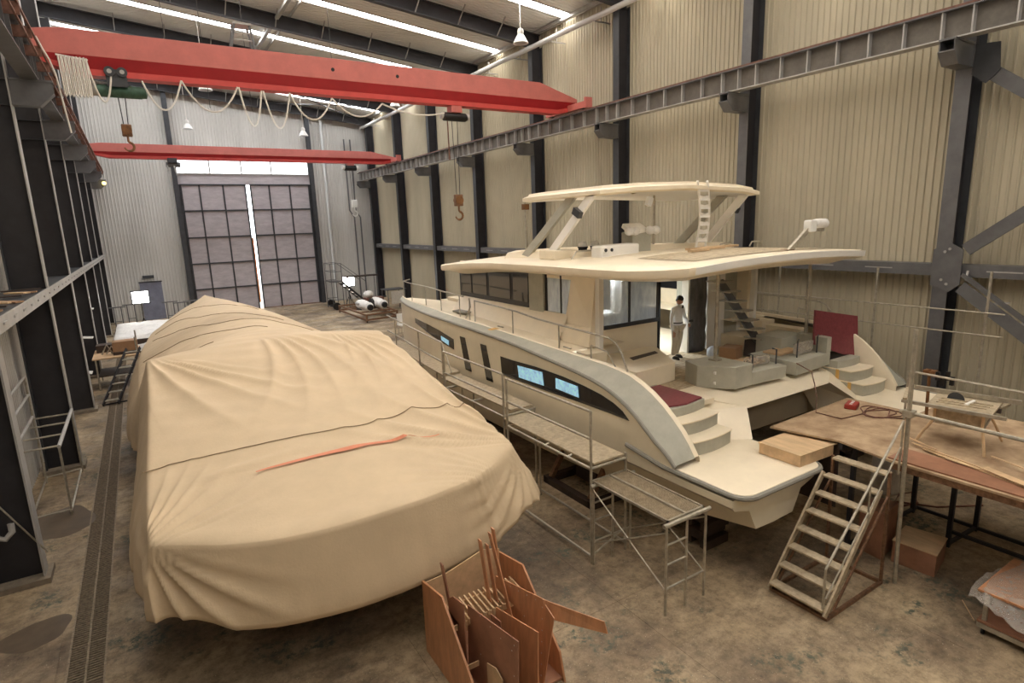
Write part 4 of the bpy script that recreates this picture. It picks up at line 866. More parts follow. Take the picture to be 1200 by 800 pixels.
# hands: palm and five fingers each
def hand(base, fwd, side, up, curl, m='skin', nm='hand'):
    base, f, sd, u = Vector(base), Vector(fwd).normalized(), Vector(side).normalized(), Vector(up).normalized()
    nodes = [(*(base), .026), (*(base+f*.05), (.034, .016)), (*(base+f*.09), (.036, .015))]; edges = [(0, 1), (1, 2)]
    h = skinned(nm, m, nodes, edges, pr, 1)
    for k, (o, L) in enumerate(((-.03, .06), (-.01, .07), (.01, .075), (.03, .065))):
        p0 = base+f*.08+sd*o; p1 = base+f*(.1+L*.3)+sd*o*1.15-u*(.01*curl); p2 = p1+f*(L*.4)-u*(.025*curl); p3 = p2+f*(L*.2)-u*(.03*curl)
        fo = skinned('finger', m, [(*p0, .009), (*p1, .0088), (*p2, .008), (*p3, .007)], [(0, 1), (1, 2), (2, 3)], h, 1); fo.parent = h
    p0 = base+f*.03+sd*-.025; skinned('thumb', m, [(*p0, .011), (*(p0+f*.03-sd*.03), .01), (*(p0+f*.06-sd*.035-u*.01), .008)], [(0, 1), (1, 2)], h, 1)
hand((-.27, -.11, .81), (-.0, -.3, -1), (0, 1, -.3), (1, 0, 0), .6)
hand((.13, -.3, .99), (-.9, -.5, -.05), (0, -.2, 1), (-.2, 1, 0), 1.2)
MBp = MB().box((.07, -.37, 1.02), (.1, .05, .05)); MBp.v = [tuple(Vector(p)+pr.location) for p in MBp.v]; tool = MBp.build('held_phone', 'black', None); tool.location = (0, 0, 0); tag(tool, 'small dark object held at the waist by the person in coveralls', 'phone')
for x, y, s in ((-.12, -.02, 1), (.13, .1, 1)):
    q = MB().loft([[(x+rx_*math.cos(a), y-.06+ry_*math.sin(a)*1.0, z) for a in [2*math.pi*k/12 for k in range(12)]] for z, rx_, ry_ in ((0, .045, .13), (.03, .05, .135), (.06, .045, .11), (.09, .04, .06))], caps=True)
    q.v = [tuple(Vector(p)+pr.location) for p in q.v]; q.build('shoe', 'black', pr, smooth=True)
pr.scale = (.93, .93, .93)
# ================================================================ the boat under a beige cover
CX = 2.3
def smo(a, b, t): t = max(0, min(1, (t-a)/(b-a))); return t*t*(3-2*t)
def c_hw(y):
    h = 2.7 - .22*smo(8, 13.6, y) + .27*smo(13.9, 16, y)
    return h if y < 18 else h*math.sqrt(max(0.0, 1-((y-18)/12.2)**2))
def c_h(x, y):
    h = c_hw(y); u = min(1, abs(x-CX)/max(.05, h)); t = smo(7.4, 13.6, y)*.35+.65*max(0, min(1, (y-7.6)/6.0)); b = smo(13.7, 16.0, y)
    ze = (2.2+1.28*t)*(1-b)+2.45*b; zc = 2.26+1.38*t-.012*max(0, y-15)**1.35
    fl_ = (1-u**2.2)*(1-b) + (1-u**1.7)*b
    return ze+(zc-ze)*fl_
def crest(t): return (1-abs(math.sin(t)))**1.3-.35
def fan(x, y, cx, cy, n, a0, a1, r0, r1, amp, curl=0):
    dx, dy = x-cx, y-cy; r = math.hypot(dx, dy)
    if r < 1e-3: return 0
    a = math.degrees(math.atan2(dy, dx)) + curl*r
    w = smo(a0-8, a0+8, a)*(1-smo(a1-8, a1+8, a))*smo(0, r0, r)*(1-smo(r0, r1, r))
    return amp*w*crest(math.radians(a)*n+.9*math.sin(a*.11))
def wrink(x, y):
    """drape folds of the cover as real relief: fans that run out of its corners"""
    d = .012*math.sin(2.3*x+1.1*y)+.008*math.sin(5.1*y-1.7*x)+.004*math.sin(13*y+4*x)
    if y < 14.2:
        k = 1-smo(13.2, 14.0, y)
        d += k*fan(x, y, 5.4, 8.0, 15, 112, 176, 1.3, 4.2, 0.105, 5)
        d += k*fan(x, y, 4.6, 7.2, 22, 125, 172, .8, 2.2, .04, 2)
        d += k*fan(x, y, -.15, 14.0, 17, -94, -56, 1.6, 5.2, 0.098, -3)
        d += k*fan(x, y, 1.9, 14.6, 16, -82, -30, 1.8, 5.6, 0.091, 5)
        d += k*fan(x, y, 3.4, 14.2, 19, -75, -25, 1.4, 4.4, 0.077, 6)
        d += fan(x, y, -.6, 7.9, 16, 5, 75, .7, 2.4, .05, -4)
        d += .05*math.exp(-((y-9.05-.08*(x-.2))/.05)**2)*math.exp(-((x-.9)/.7)**2)
    else:
        m_ = smo(14.5, 16, y); d += m_*.035*(crest((y+.30*abs(x-CX))*1.25)+.2)
    return d
cv = thing('covered_boat', 'boat shrouded in a big beige cloth cover, filling the left of the hall', 'boat', (CX, 17, 0))
NU, NV = 180, 330
def yf(x): return 7.12+.125*(x-CX)**2
grid = []; top = MB()
vs = []
for j in range(NV+1):
    v = j/NV; v = v**1.3
    row = []
    for i in range(NU+1):
        u = -1+2*i/NU; u = math.sin(u*math.pi/2)*.8+u*.2
        y = 8.1+(30.1-8.1)*v
        x = CX+u*c_hw(y)
        if y < 9.6:
            k = (9.6-y)/1.5; y2 = 9.6-(9.6-yf(x))*k; y = y2
        zz = c_h(x, y)+wrink(x, y); e = 1-abs(u)
        zz -= .07*math.exp(-e/.010)*(1 if y < 14 else .5) ; zz -= .06*math.exp(-v/.003)
        row.append((x, y, zz))
    grid.append(row); vs += row
top.v = vs; n1 = NU+1
top.f = [(j*n1+i, j*n1+i+1, (j+1)*n1+i+1, (j+1)*n1+i) for j in range(NV) for i in range(NU)]
# skirt around the edge, hanging in pleats
loop = [(0, i) for i in range(NU+1)] + [(j, NU) for j in range(1, NV+1)] + [(NV, i) for i in range(NU-1, -1, -1)] + [(j, 0) for j in range(NV-1, 0, -1)]
idx = [j*n1+i for j, i in loop]; nl = len(loop); prev = idx; arc = 0; A = [0]
for k in range(1, nl): A.append(A[-1]+(Vector(vs[idx[k]])-Vector(vs[idx[k-1]])).length)
levels = 16
for L in range(1, levels+1):
    t = L/levels; cur = []
    for k in range(nl):
        p = Vector(vs[idx[k]]); a = Vector(vs[idx[(k-1) % nl]]); b = Vector(vs[idx[(k+1) % nl]])
        d = (b-a); d.z = 0
        if d.length < 1e-5: d = Vector((p.x-CX, 0, 0)).cross(Vector((0, 0, 1)))
        nrm = Vector((d.y, -d.x, 0)).normalized(); s = A[k]
        if nrm.dot(Vector((p.x-CX, p.y-14, 0))) < 0: nrm = -nrm
        front = math.exp(-max(0, p.y-8.4)/.5); side = 1-front
        corner = math.exp(-((abs(p.x-CX)-2.45)/.5)**2)*front
        zb = 1.05*front + 1.3*side + .3*corner*(p.x > CX) + (.28*corner if p.x < CX else .0)
        out = ((.2+.28*smo(3.6, 4.9, p.x))*front*t - .2*front*max(0, t-.85)) + side*(.34*math.sin(t*1.7)*(1 if p.x < CX else .5))
        amp = t**.8*(.004*front + .028*side)
        fold = amp*math.sin(s*9+2.2*math.sin(s*1.7))+amp*.5*math.sin(s*21+1)
        dz = (p.z-zb)*t; dl = p.x+.45; dr = 5.05-p.x
        al = math.degrees(math.atan2(dz, max(.001, dl))); rl = math.hypot(dz, dl); ar = math.degrees(math.atan2(dz, max(.001, dr))); rr2 = math.hypot(dz, dr)
        dg = front*(.075*smo(.05, .5, rl)*(1-smo(1.0, 2.1, rl))*smo(12, 25, al)*crest(math.radians(al)*11) + .06*smo(.05, .5, rr2)*(1-smo(.9, 1.6, rr2))*smo(10, 30, ar)*crest(math.radians(ar)*13))
        dg += front*.03*math.exp(-((p.x-3.95-.1*t)/.06)**2)*(1+.6*math.sin(t*40)) + front*.012*math.exp(-((p.x-3.95)/.35)**2)*math.sin(t*26)
        z = p.z+(zb-p.z)*t
        q = Vector((p.x, p.y, 0))+nrm*(out+fold+dg); cur.append((q.x, q.y, z))
    base = len(top.v); top.v += cur; ci = [base+k for k in range(nl)]
    for k in range(nl): top.f.append((prev[k], ci[k], ci[(k+1) % nl], prev[(k+1) % nl]))
    prev = ci
# turned-in hem and dark hull below
base = len(top.v); top.v += [(CX+(p[0]-CX)*.93, 17+(p[1]-17)*.965, p[2]-.04) for p in cur]; ci = [base+k for k in range(nl)]
for k in range(nl): top.f.append((prev[k], ci[k], ci[(k+1) % nl], prev[(k+1) % nl]))
top.build('cover', 'cloth_cover', cv, smooth='all', fix=True)
hb = MB(); rr = []
for y in (8.6, 9.4, 12, 16, 20, 24, 27, 29): 
    h = c_hw(y)-(.7 if y < 9 else .35); rr.append([(CX-h, y, 1.5), (CX-h, y, 1.15), (CX-h*.6, y, .75), (CX, y, .5), (CX+h*.6, y, .75), (CX+h, y, 1.15), (CX+h, y, 1.5)])
hb.loft(rr, caps=True).build('hull', 'brown_dark', cv)
def on(x, y, d=.02): return (x, y, c_h(x, y)+wrink(x, y)+d)
def path(P, n=10, d=.015):
    out = []
    for a, b in zip(P, P[1:]):
        for k in range(n): t = k/n; out.append(on(a[0]+(b[0]-a[0])*t, a[1]+(b[1]-a[1])*t, d))
    return out+[on(*P[-1], d)]
MB().tube(path([(-.4, 9.62), (.03, 9.66), (1.14, 9.55), (1.79, 9.52), (2.62, 9.5), (3.26, 9.55), (3.8, 9.66), (4.13, 9.67), (4.9, 9.5)]), .008, 5).build('lashing_cord', 'seam', cv, smooth=True)
sp = path([(1.02, 8.87), (1.56, 8.87), (2.15, 8.88), (2.85, 8.87), (3.4, 8.82), (3.93, 8.73)], 8, .02); m_ = len(sp); mb = MB(); rr = []
for k, p in enumerate(sp): w_ = .045*max(.05, 1-abs(k/m_-.45)*1.8)+.004; rr.append([(p[0], p[1]-w_, on(p[0], p[1]-w_, .03)[2]), (p[0], p[1]+w_, on(p[0], p[1]+w_, .03)[2])])
mb.loft(rr, closed=False).build('orange_strap', 'orange_strap', cv, label='thin orange band across the cover')
for k, P in enumerate(([(.1, 23.2), (.77, 23.0), (1.3, 21.33), (2.07, 19.6), (3.4, 18.3)], [(0, 21.6), (.87, 20.0), (1.71, 18.06), (3.08, 16.9), (4.2, 16.6)], [(-.3, 18.6), (.6, 18.0), (1.5, 16.6), (2.5, 15.6)], [(-.2, 16.6), (.5, 15.6), (1.2, 15.1)], [(.5, 25.5), (1.4, 25), (2.2, 23.5), (3.3, 22)])):
    MB().tube(path(P, 8, .006), .009, 5).build('seam_cord', 'seam', cv, smooth=True)
# keel blocks under both boats
k0 = None
for x, y, lab, g in ((1.0, 12, 'dark timber block stack under the covered boat, front left', 1), (3.6, 12, 'dark timber block stack under the covered boat, front right', 1), (1.2, 22, 'dark timber block stack under the covered boat, rear left', 1), (3.3, 22, 'dark timber block stack under the covered boat, rear right', 1),
                     (8.3, 6.6, 'dark timber block stack under the near stern of the catamaran', 0), (8.3, 15, 'dark timber block stack under the near hull amidships', 0), (8.5, 19, 'dark timber block stack under the near bow', 0), (14.3, 7.2, 'dark timber block stack under the far stern of the catamaran', 0), (14.3, 15, 'dark timber block stack under the far hull amidships', 0)):
    H_ = .55 if g else (.5 if y > 8 else .7)
    if not g and y > 17: H_ = .56
    t = thing('keel_block', lab, 'blocking', (x, y, 0), 'timber keel blocks')
    n = 4
    for q in range(n):
        zz = q*H_/n
        if q % 2: MB().bx(x-.35, x+.35, y-.15, y+.15, zz, zz+H_/n-.004).build('timber', 'brown_dark', t)
        else:
            for e in (-1, 1): MB().bx(x-.3, x+.3, y+e*.18-.08, y+e*.18+.08, zz, zz+H_/n-.004).build('timber', 'brown_dark', t)
cd = thing('boat_cradle', 'rusty steel cradle with slanting props under the near hull behind the walkway', 'cradle', (7.9, 9.6, 0))
for y in (8.8, 10.4): MB().bx(7.3, 9.1, y-.08, y+.08, 0, .16).build('beam', 'brown_dark', cd)
for x in (7.38, 9.0): MB().bx(x-.08, x+.08, 8.8, 10.4, .0, .14).build('beam', 'brown_dark', cd)
for x0, x1 in ((7.4, 7.95), (9.0, 8.7)):
    for y in (8.9, 10.3): MB().bar((x0, y, .15), (x1, y, .98 if x0 < 8 else .8), .1, .1).build('prop', 'galv_rust', cd)
MB().bx(7.9, 8.7, 9.3, 10.0, .16, .46).build('pad', 'brown_dark', cd)
# ================================================================ scaffolds beside the catamaran
def T_(par, *pts, r=.024, name='tube', m='galv', **k): return MB().tube(pts, r, 8).build(name, m, par, smooth=True, **k)
ws = thing('walkway_scaffold', 'nearest bay of grey tube walkway with dusty plank deck beside the hull', 'scaffold', (6.4, 8.6, 0), 'walkway bays along the near hull')
X0, X1 = 6.05, 6.85
for y in (7.25, 9.95):
    T_(ws, (X0, y, 0), (X0, y, 2.83), name='post'); T_(ws, (X1, y, 0), (X1, y, 1.9), name='post'); T_(ws, (X0, y, 1.8), (X1, y, 1.8), name='transom')
for z in (2.83, 2.34, 1.8, .14): T_(ws, (X0, 7.25, z), (X0, 9.95, z), name='hand_rail' if z > 2 else 'ledger')
T_(ws, (X1, 7.25, .14), (X1, 9.95, .14), name='ledger'); T_(ws, (X0, 8.6, 1.8), (X0+.16, 8.6, 1.84), name='coupler'); T_(ws, (X0, 7.9, 1.8), (X0+.16, 7.9, 1.84), name='coupler')
T_(ws, (X0, 7.25, .14), (X1, 7.25, .45), name='brace', r=.018)
MB().bx(6.14, 6.84, 7.28, 10.3, 1.83, 1.87).build('plank_deck', 'tread', ws, bevel=.008)
w2 = thing('walkway_scaffold', 'middle bay of grey tube walkway with plank deck beside the hull', 'scaffold', (6.5, 12, 0), 'walkway bays along the near hull')
for y in (10.25, 13.1):
    T_(w2, (6.15, y, 0), (6.15, y, 2.85), name='post'); T_(w2, (6.95, y, 0), (6.95, y, 1.95), name='post')
for z in (2.85, 2.3, 1.9): T_(w2, (6.15, 10.25, z), (6.15, 13.1, z), name='hand_rail')
for y in (10.3, 11.7, 13.1): T_(w2, (6.15, y, 1.9), (6.95, y, 1.9), name='transom')
MB().bx(6.42, 7.0, 10.4, 13.9, 1.93, 1.97).build('plank_deck', 'tread', w2, bevel=.008)
w3 = thing('walkway_scaffold', 'farthest bay of grey tube walkway curving past the catamaran bow', 'scaffold', (6.9, 16, 0), 'walkway bays along the near hull')
P3 = [(6.35, 13.6), (6.55, 15.6), (6.85, 18.2)]
for x, y in P3: T_(w3, (x, y, 0), (x, y, 2.98), name='post'); T_(w3, (x+.52, y, 0), (x+.52, y, 1.98), name='post'); T_(w3, (x, y, 1.95), (x+.6, y, 1.95), name='transom')
for z in (2.98, 2.45): T_(w3, *[(x, y, z) for x, y in P3]+[(6.95, 19.2, z)], name='hand_rail')
MB().prism([(6.5, 14.0, 1.97), (7.05, 14.0, 1.97), (7.45, 19.4, 1.97), (6.92, 19.4, 1.97)], (0, 0, .04)).build('plank_deck', 'tread', w3, bevel=.008)
T_(w3, (6.35, 13.6, 2.98), (6.3, 13.0, 2.3), name='brace', r=.018)
# low mesh table scaffold
ts = thing('scaffold_table', 'low tube scaffold with expanded mesh top standing in front of the hull', 'scaffold', (6.5, 6.4, 0))
for x in (6.06, 6.5, 6.93):
    for y in (5.53, 7.2):
        T_(ts, (x, y, 0), (x, y, 1.5 if x != 6.06 or y > 7 else 1.52), name='post', r=.021)
for y in (5.53, 7.2):
    T_(ts, (6.0, y, 1.5), (7.02, y, 1.5), name='head_tube', r=.035)
    for z, xa in ((.45, 6.93), (.85, 6.5), (1.18, 6.5)): T_(ts, (6.06, y, z), (xa, y, z), name='rung', r=.017)
T_(ts, (6.06, 5.53, .42), (6.06, 7.2, 1.42), name='brace', r=.013); T_(ts, (6.06, 5.53, 1.38), (6.06, 7.2, .42), name='brace', r=.013)
T_(ts, (6.93, 5.53, .42), (6.93, 7.2, 1.42), name='brace', r=.013); T_(ts, (6.93, 5.53, 1.38), (6.93, 7.2, .42), name='brace', r=.013)
dk = MB().bx(6.1, 6.13, 5.55, 7.3, 1.52, 1.56).bx(6.88, 6.91, 5.55, 7.3, 1.52, 1.56).bx(6.1, 6.91, 5.55, 5.58, 1.52, 1.56).bx(6.1, 6.91, 7.27, 7.3, 1.52, 1.56).bx(6.49, 6.53, 5.55, 7.3, 1.52, 1.565).build('deck_frame', 'galv', ts)
ms = MB()
for k in range(1, 12):
    for x0 in (6.13, 6.53): ms.bx(x0+.028*k-.004, x0+.028*k+.004, 5.58, 7.27, 1.535, 1.55)
for k in range(1, 62): ms.bx(6.13, 6.88, 5.58+.0275*k-.003, 5.58+.0275*k+.003, 1.538, 1.545)
tag(ms.build('mesh_deck', 'tread', ts), kind='stuff')
# rolling stairs
rs = thing('mobile_stairs', 'rusty steel rolling stairs with seven dusty treads up to the wooden platform', 'stairs', (8.7, 4.5, 0))
ya_, yb_ = 4.08, 4.98
for y in (ya_, yb_):
    MB().bar((7.86, y, .08), (9.2, y, 1.72), .035, .09).build('stringer', 'tread', rs); MB().bar((7.9, y, .03), (9.52, y, .03), .05, .05).build('base_bar', 'galv_rust', rs)
    MB().bar((9.5, y, .03), (9.45, y, 1.95), .04, .04).build('back_post', 'galv_rust', rs); MB().bar((8.1, y, .1), (9.5, y, 1.6), .03, .03).build('brace', 'galv_rust', rs)
for x in (7.92, 9.5): MB().bar((x, ya_, .03), (x, yb_, .03), .05, .05).build('base_bar', 'galv_rust', rs)
for i in range(8):
    x = 7.83+.222*i; z = .2+.247*i
    if i == 7: x += .02
    MB().bx(x-.02, x+.16, ya_+.02, yb_-.02, z-.035, z).build('tread', 'tread', rs, bevel=.005)
for y in (4.04,):
    T_(rs, (7.72, y, .95), (9.62, y, 2.78), name='hand_rail', r=.02); T_(rs, (7.72, y, .3), (7.72, y, .95), name='post', r=.018); T_(rs, (7.78, y, .45), (9.66, y, 2.4), name='mid_rail', r=.014)
    T_(rs, (8.8, y, 1.3), (8.78, y, 1.95), name='post', r=.014)
T_(rs, (9.62, 4.04, 2.78), (9.62, 4.04, 1.9), name='post', r=.018)
for x, y in ((7.95, ya_), (7.95, yb_), (9.5, ya_), (9.5, yb_)): MB().lathe((x, y-.015, .03), [(.03, 0), (.03, .03)], 10, 'y').build('caster', 'black', rs)
# ---- wooden work platform
wp = thing('work_platform', 'dusty plywood work platform on dark steel legs behind the stern', 'platform', (11.5, 3.5, 0))
MB().prism([(9.72, .3, 2.01), (13.4, .3, 2.01), (13.4, 5.0, 2.01), (12.5, 5.0, 2.01), (12.45, 6.35, 2.01), (9.62, 6.28, 2.01), (9.92, 5.15, 2.01), (9.72, 4.2, 2.01)], (0, 0, .035)).build('plywood_deck', 'wood_dust', wp)
for y in (.6, 2.4, 3.95): MB().bar((9.8, y, 1.95), (13.2, y, 1.95), .06, .1).build('joist', 'steel_black', wp)
MB().bar((9.78, .3, 1.95), (9.78, 4.2, 1.95), .06, .1).build('edge_beam', 'galv_rust', wp); MB().bar((9.9, 5.1, 1.95), (12.4, 5.1, 1.95), .06, .1).build('joist', 'steel_black', wp)
for x, y in ((10.85, 2.4), (11.58, 3.95), (12.6, 3.9), (12.44, 4.9), (10.1, 4.95), (10.85, .6), (11.6, .6), (12.9, .6), (11.6, 2.4), (12.9, 2.4)):
    MB().bx(x-.035, x+.035, y-.035, y+.035, 0, 1.93).build('leg', 'steel_black', wp)
MB().bar((10.1, 4.95, .06), (12.6, 4.9, .06), .05, .06).build('foot_rail', 'steel_black', wp); MB().bar((12.6, 4.9, .06), (12.6, .6, .06), .05, .06).build('foot_rail', 'steel_black', wp); MB().bar((11.58, 3.95, .06), (12.6, 3.9, .06), .05, .06).build('foot_rail', 'steel_black', wp); MB().bar((11.6, 3.95, .3), (11.6, .6, .3), .05, .06).build('foot_rail', 'steel_black', wp)
MB().prism([(9.98, 5.16, .75), (10.0, 6.2, .75), (10.0, 6.2, 2.0), (9.98, 5.16, 2.0)], (.02, 0, 0)).build('shade_board', 'brown_dark', wp)  # dark board added to stand in for the shade of the tunnel
tp = T_(wp, (9.7, 3.96, 0), (9.66, 4.02, 4.21), name='tall_post', r=.034)
MB().box((9.68, 4.0, 2.9), (.14, .14, .1)).build('clamp', 'galv', wp)
T_(wp, (9.72, 4.15, 2.9), (9.5, 1.2, 2.93), name='guard_rail', r=.03)
T_(wp, (12.42, 4.84, 2.04), (12.4, 4.86, 2.98), name='short_post', r=.03, m='hook_brown'); T_(wp, (11.9, 5.0, 3.0), (11.65, .8, 3.0), name='guard_rail', r=.022); T_(wp, (11.9, 5.0, 2.04), (11.9, 5.0, 3.0), name='post', r=.022)
MB().bx(12.35, 12.5, 4.75, 4.95, 2.86, 2.96).build('clamp', 'hook_brown', wp)
for k in range(4): MB().box((12.1+.07*k, 4.6-.05*k, 2.95-.1*(k % 2)), (.06, .06, .16)).build('clamp', 'black', wp)
bb = MB().bx(9.78, 10.36, .5, 4.28, 2.048, 2.07).build('facing_board', 'ply_brown'); tag(bb, 'long red-brown facing board lying along the near edge of the platform', 'board')
bx_ = thing('plywood_box', 'shallow plywood box resting on the swim platform corner beside the work platform', 'box', (9.45, 5.65, 1.76))
MB().prism([(8.96, 5.26, 1.757), (9.9, 5.22, 1.757), (9.86, 6.02, 1.757), (8.96, 6.04, 1.757)], (0, 0, .19)).build('box_sides', 'wood_pale', bx_); MB().prism([(8.95, 5.25, 1.947), (10.02, 5.2, 1.947), (9.87, 6.05, 1.947), (8.95, 6.06, 1.947)], (0, 0, .02)).build('lid', 'plywood', bx_)
# loose strips on the facing board
r = random.Random(3)
sl = ['longest wood offcut on the red-brown board', 'split wood strip on the red-brown board near its outer end', 'narrow wood strip against the red-brown board edge', 'broad pale offcut lying across the red-brown board', 'thin wood sliver near the foot of the table saw', 'short wood sliver beside the tall post']
for k, (p, q, w_) in enumerate((((10.55, 4.1), (10.05, 2.45), .05), ((10.4, 3.7), (10.2, 2.5), .12), ((10.62, 4.3), (10.3, 3.1), .03), ((10.35, 3.2), (10.0, 2.3), .14), ((10.9, 3.3), (10.5, 2.2), .04), ((10.75, 4.45), (10.5, 3.9), .03))):
    o = MB().bar((p[0], p[1], 2.078+.012*k), (q[0], q[1], 2.082+.012*k), w_, .012).build('wood_strip', 'wood_pale'); tag(o, sl[k], 'offcut', 'loose wood offcuts on the platform')
# table saw
sw = thing('table_saw', 'dusty site table saw on bent tube legs on the platform', 'saw', (11.4, 3.9, 2.05))
A = [(10.86, 4.25), (11.72, 4.42), (11.95, 3.55), (10.95, 3.38)]
MB().prism([(x, y, 2.72) for x, y in A], (0, 0, .035)).build('table_top', 'tread', sw, bevel=.006)
MB().prism([(11.0, 4.15, 2.42), (11.6, 4.27, 2.42), (11.75, 3.65, 2.42), (11.08, 3.52, 2.42)], (0, 0, .3)).build('cabinet', 'tread', sw)
MB().bar((11.62, 4.75, 2.8), (11.9, 3.3, 2.8), .07, .07).build('rip_fence', 'galv', sw); MB().bar((10.8, 4.6, 2.74), (11.0, 3.2, 2.74), .06, .05).build('guide_rail', 'galv', sw); MB().bar((10.78, 4.55, 2.78), (11.35, 4.75, 2.82), .06, .05).build('mitre_arm', 'tread', sw)
for k in range(3): MB().bar((11.1+.14*k, 4.2+.02*k, 2.76), (11.25+.14*k, 3.55, 2.76), .03, .02).build('slot_bar', 'tread', sw)
MB().lathe((11.45, 4.05, 2.76), [(.13, 0), (.13, .004)], 16, 'x').build('blade', 'steel_dark', sw)
for (x, y), (fx, fy_) in zip(((10.95, 4.15), (11.65, 4.3), (11.8, 3.65), (11.03, 3.5)), ((10.85, 4.35), (11.75, 4.55), (11.95, 3.5), (10.95, 3.4))):
    MB().tube([(x, y, 2.7), (x, y, 2.5), (x+(fx-x)*.5, y+(fy_-y)*.5, 2.3), (fx, fy_, 2.06)], .022, 7).build('leg', 'wood_pale', sw, smooth=True)
for a, b in (((10.95, 4.15, 2.45), (11.65, 4.3, 2.45)), ((11.03, 3.5, 2.45), (11.8, 3.65, 2.45))): T_(sw, a, b, name='cross_tube', r=.018)
pb = MB().bx(11.2, 11.55, 3.8, 3.84, 2.757, 2.79).build('push_stick', 'gelcoat_white'); tag(pb, 'short white push stick lying on the table saw', 'stick')
rc = thing('cable_reel', 'red power strip block with pale cable coil on the platform', 'power strip', (11.9, 5.9, 2.06))
MB().box((11.85, 5.95, 2.1), (.34, .22, .1), rz=.3).build('socket_block', 'red_plastic', rc, bevel=.02); 
for k in range(3): MB().box((11.75+.1*k, 5.92+.03*k, 2.153), (.05, .05, .01), rz=.3).build('socket', 'lamp_white', rc)
pts = []
for k in range(60): a = k*.42; q = .22+.06*math.sin(k*.9); pts.append((11.9+1.5*q*math.cos(a)*.9, 5.55+q*math.sin(a)*1.3-.004*k, 2.058+.001*(k % 7)))
MB().tube(pts, .011, 5).build('cable', 'rail_rust', rc, smooth=True)
cb = MB().tube([(12.1, 7.35, 2.68), (12.3, 7.1, 2.5), (12.2, 6.95, 2.25), (11.7, 6.6, 2.12), (11.0, 6.2, 2.06), (11.0, 5.7, 2.06), (11.7, 5.6, 2.06)], .011, 5).build('extension_cable', 'rail_rust', smooth=True); tag(cb, 'thin brown cable trailing from the cockpit seat down to the platform', 'cable')
# far walkway plank and rails beyond the far hull
fs = thing('far_walkway', 'plank walkway with thin guard rails along the far side of the catamaran', 'scaffold', (15.9, 8, 0))
MB().bx(15.45, 15.95, 4.6, 12.5, 1.6, 1.66).build('plank', 'tread', fs); MB().bar((15.42, 4.6, 1.58), (15.42, 12.5, 1.58), .05, .1).build('edge_beam', 'brown_dark', fs)
for y in (5.25, 7.63, 10.35, 12.4): T_(fs, (15.9, y, 0), (15.9, y, 4.55), name='post', r=.03)
for z in (3.63, 3.12): T_(fs, (15.85, 4.9, z), (15.85, 12.6, z), name='guard_rail', r=.017)
# crates under the platform
ct = thing('wooden_crate', 'small plywood crate on the floor under the platform edge', 'crate', (10.75, 4.0, 0))
MB().prism([(10.36, 3.66, 0), (11.08, 3.8, 0), (10.98, 4.4, 0), (10.3, 4.3, 0)], (0, 0, .39)).build('carcass', 'ply_brown', ct, bevel=.006)
MB().prism([(10.35, 3.65, .392), (11.09, 3.79, .392), (10.99, 4.41, .392), (10.29, 4.31, .392)], (0, 0, .015)).build('lid', 'plywood', ct)
bp = thing('tall_crate', 'tall plywood crate standing behind the small crate under the platform', 'crate', (10.4, 4.3, 0))
MB().prism([(10.2, 4.42, 0), (10.85, 4.5, 0), (10.8, 4.85, 0), (10.25, 4.85, 0)], (0, 0, .85)).build('carcass', 'ply_brown', bp)
dr_ = thing('white_drum', 'white plastic drum on the floor beyond the platform legs', 'drum', (12.9, 6.4, 0))
MB().lathe((13.0, 5.7, 0), [(.26, 0), (.28, .05), (.26, .5), (.28, .52), (.26, .9), (.24, .92)], 18).build('body', 'white_cloth', dr_, smooth=True)
hs = MB().tube([(12.2, 5.2, .02), (12.9, 5.0, .02), (13.3, 5.3, .02), (13.0, 5.7-.3, .02), (12.6, 5.3, .02), (13.0, 4.7, .02), (13.8, 4.2, .02)], .018, 6).build('floor_hose', 'rail_rust', smooth=True); tag(hs, 'thin brown hose looping on the floor under the platform', 'hose')
# cart
ca = thing('film_cart', 'low steel cart with shelf and brown top under loose plastic film', 'cart', (10, 1.9, 0))
for x, y in ((9.45, 2.68), (10.6, 2.7), (9.4, .7), (10.6, .7)): MB().bx(x-.025, x+.025, y-.025, y+.025, .1, .66).build('leg', 'galv', ca); MB().lathe((x, y-.015, .045), [(.045, 0), (.045, .03)], 12, 'y').build('caster', 'black', ca)
MB().bx(9.4, 10.65, .65, 2.75, .18, .22).build('shelf', 'ply_brown', ca); MB().bx(9.4, 10.65, .65, 2.75, .1, .17).build('base_frame', 'galv', ca)
MB().bx(9.38, 10.68, .62, 2.78, .66, .69).build('top', 'ply_orange', ca)
rnd = random.Random(9); mb = MB(); rr = []
for i in range(19):
    x = 9.25+i*.08; row = []
    for j in range(29):
        y = .55+j*.083; inside = 9.4 < x < 10.7 and y < 2.78; z = .705+.05*math.sin(3*x+2.3*y)+.04*math.sin(7*y-2*x)+rnd.uniform(0, .035)
        if not inside: z = .5+.1*math.sin(5*y)+rnd.uniform(-.03, .03)
        row.append((x, y+.05*math.sin(4*x), max(z, .7 if inside else .35)))
    rr.append(row)
mb.loft(rr, closed=False).build('plastic_film', 'film_clear', ca, smooth='all', label='loose transparent plastic film')
stk = MB().tube([(10.05, 3.15, .012), (9.65, 2.85, .012)], .008, 5).build('floor_wire', 'wood_pale'); tag(stk, 'thin pale wire lying on the floor left of the cart', 'wire')
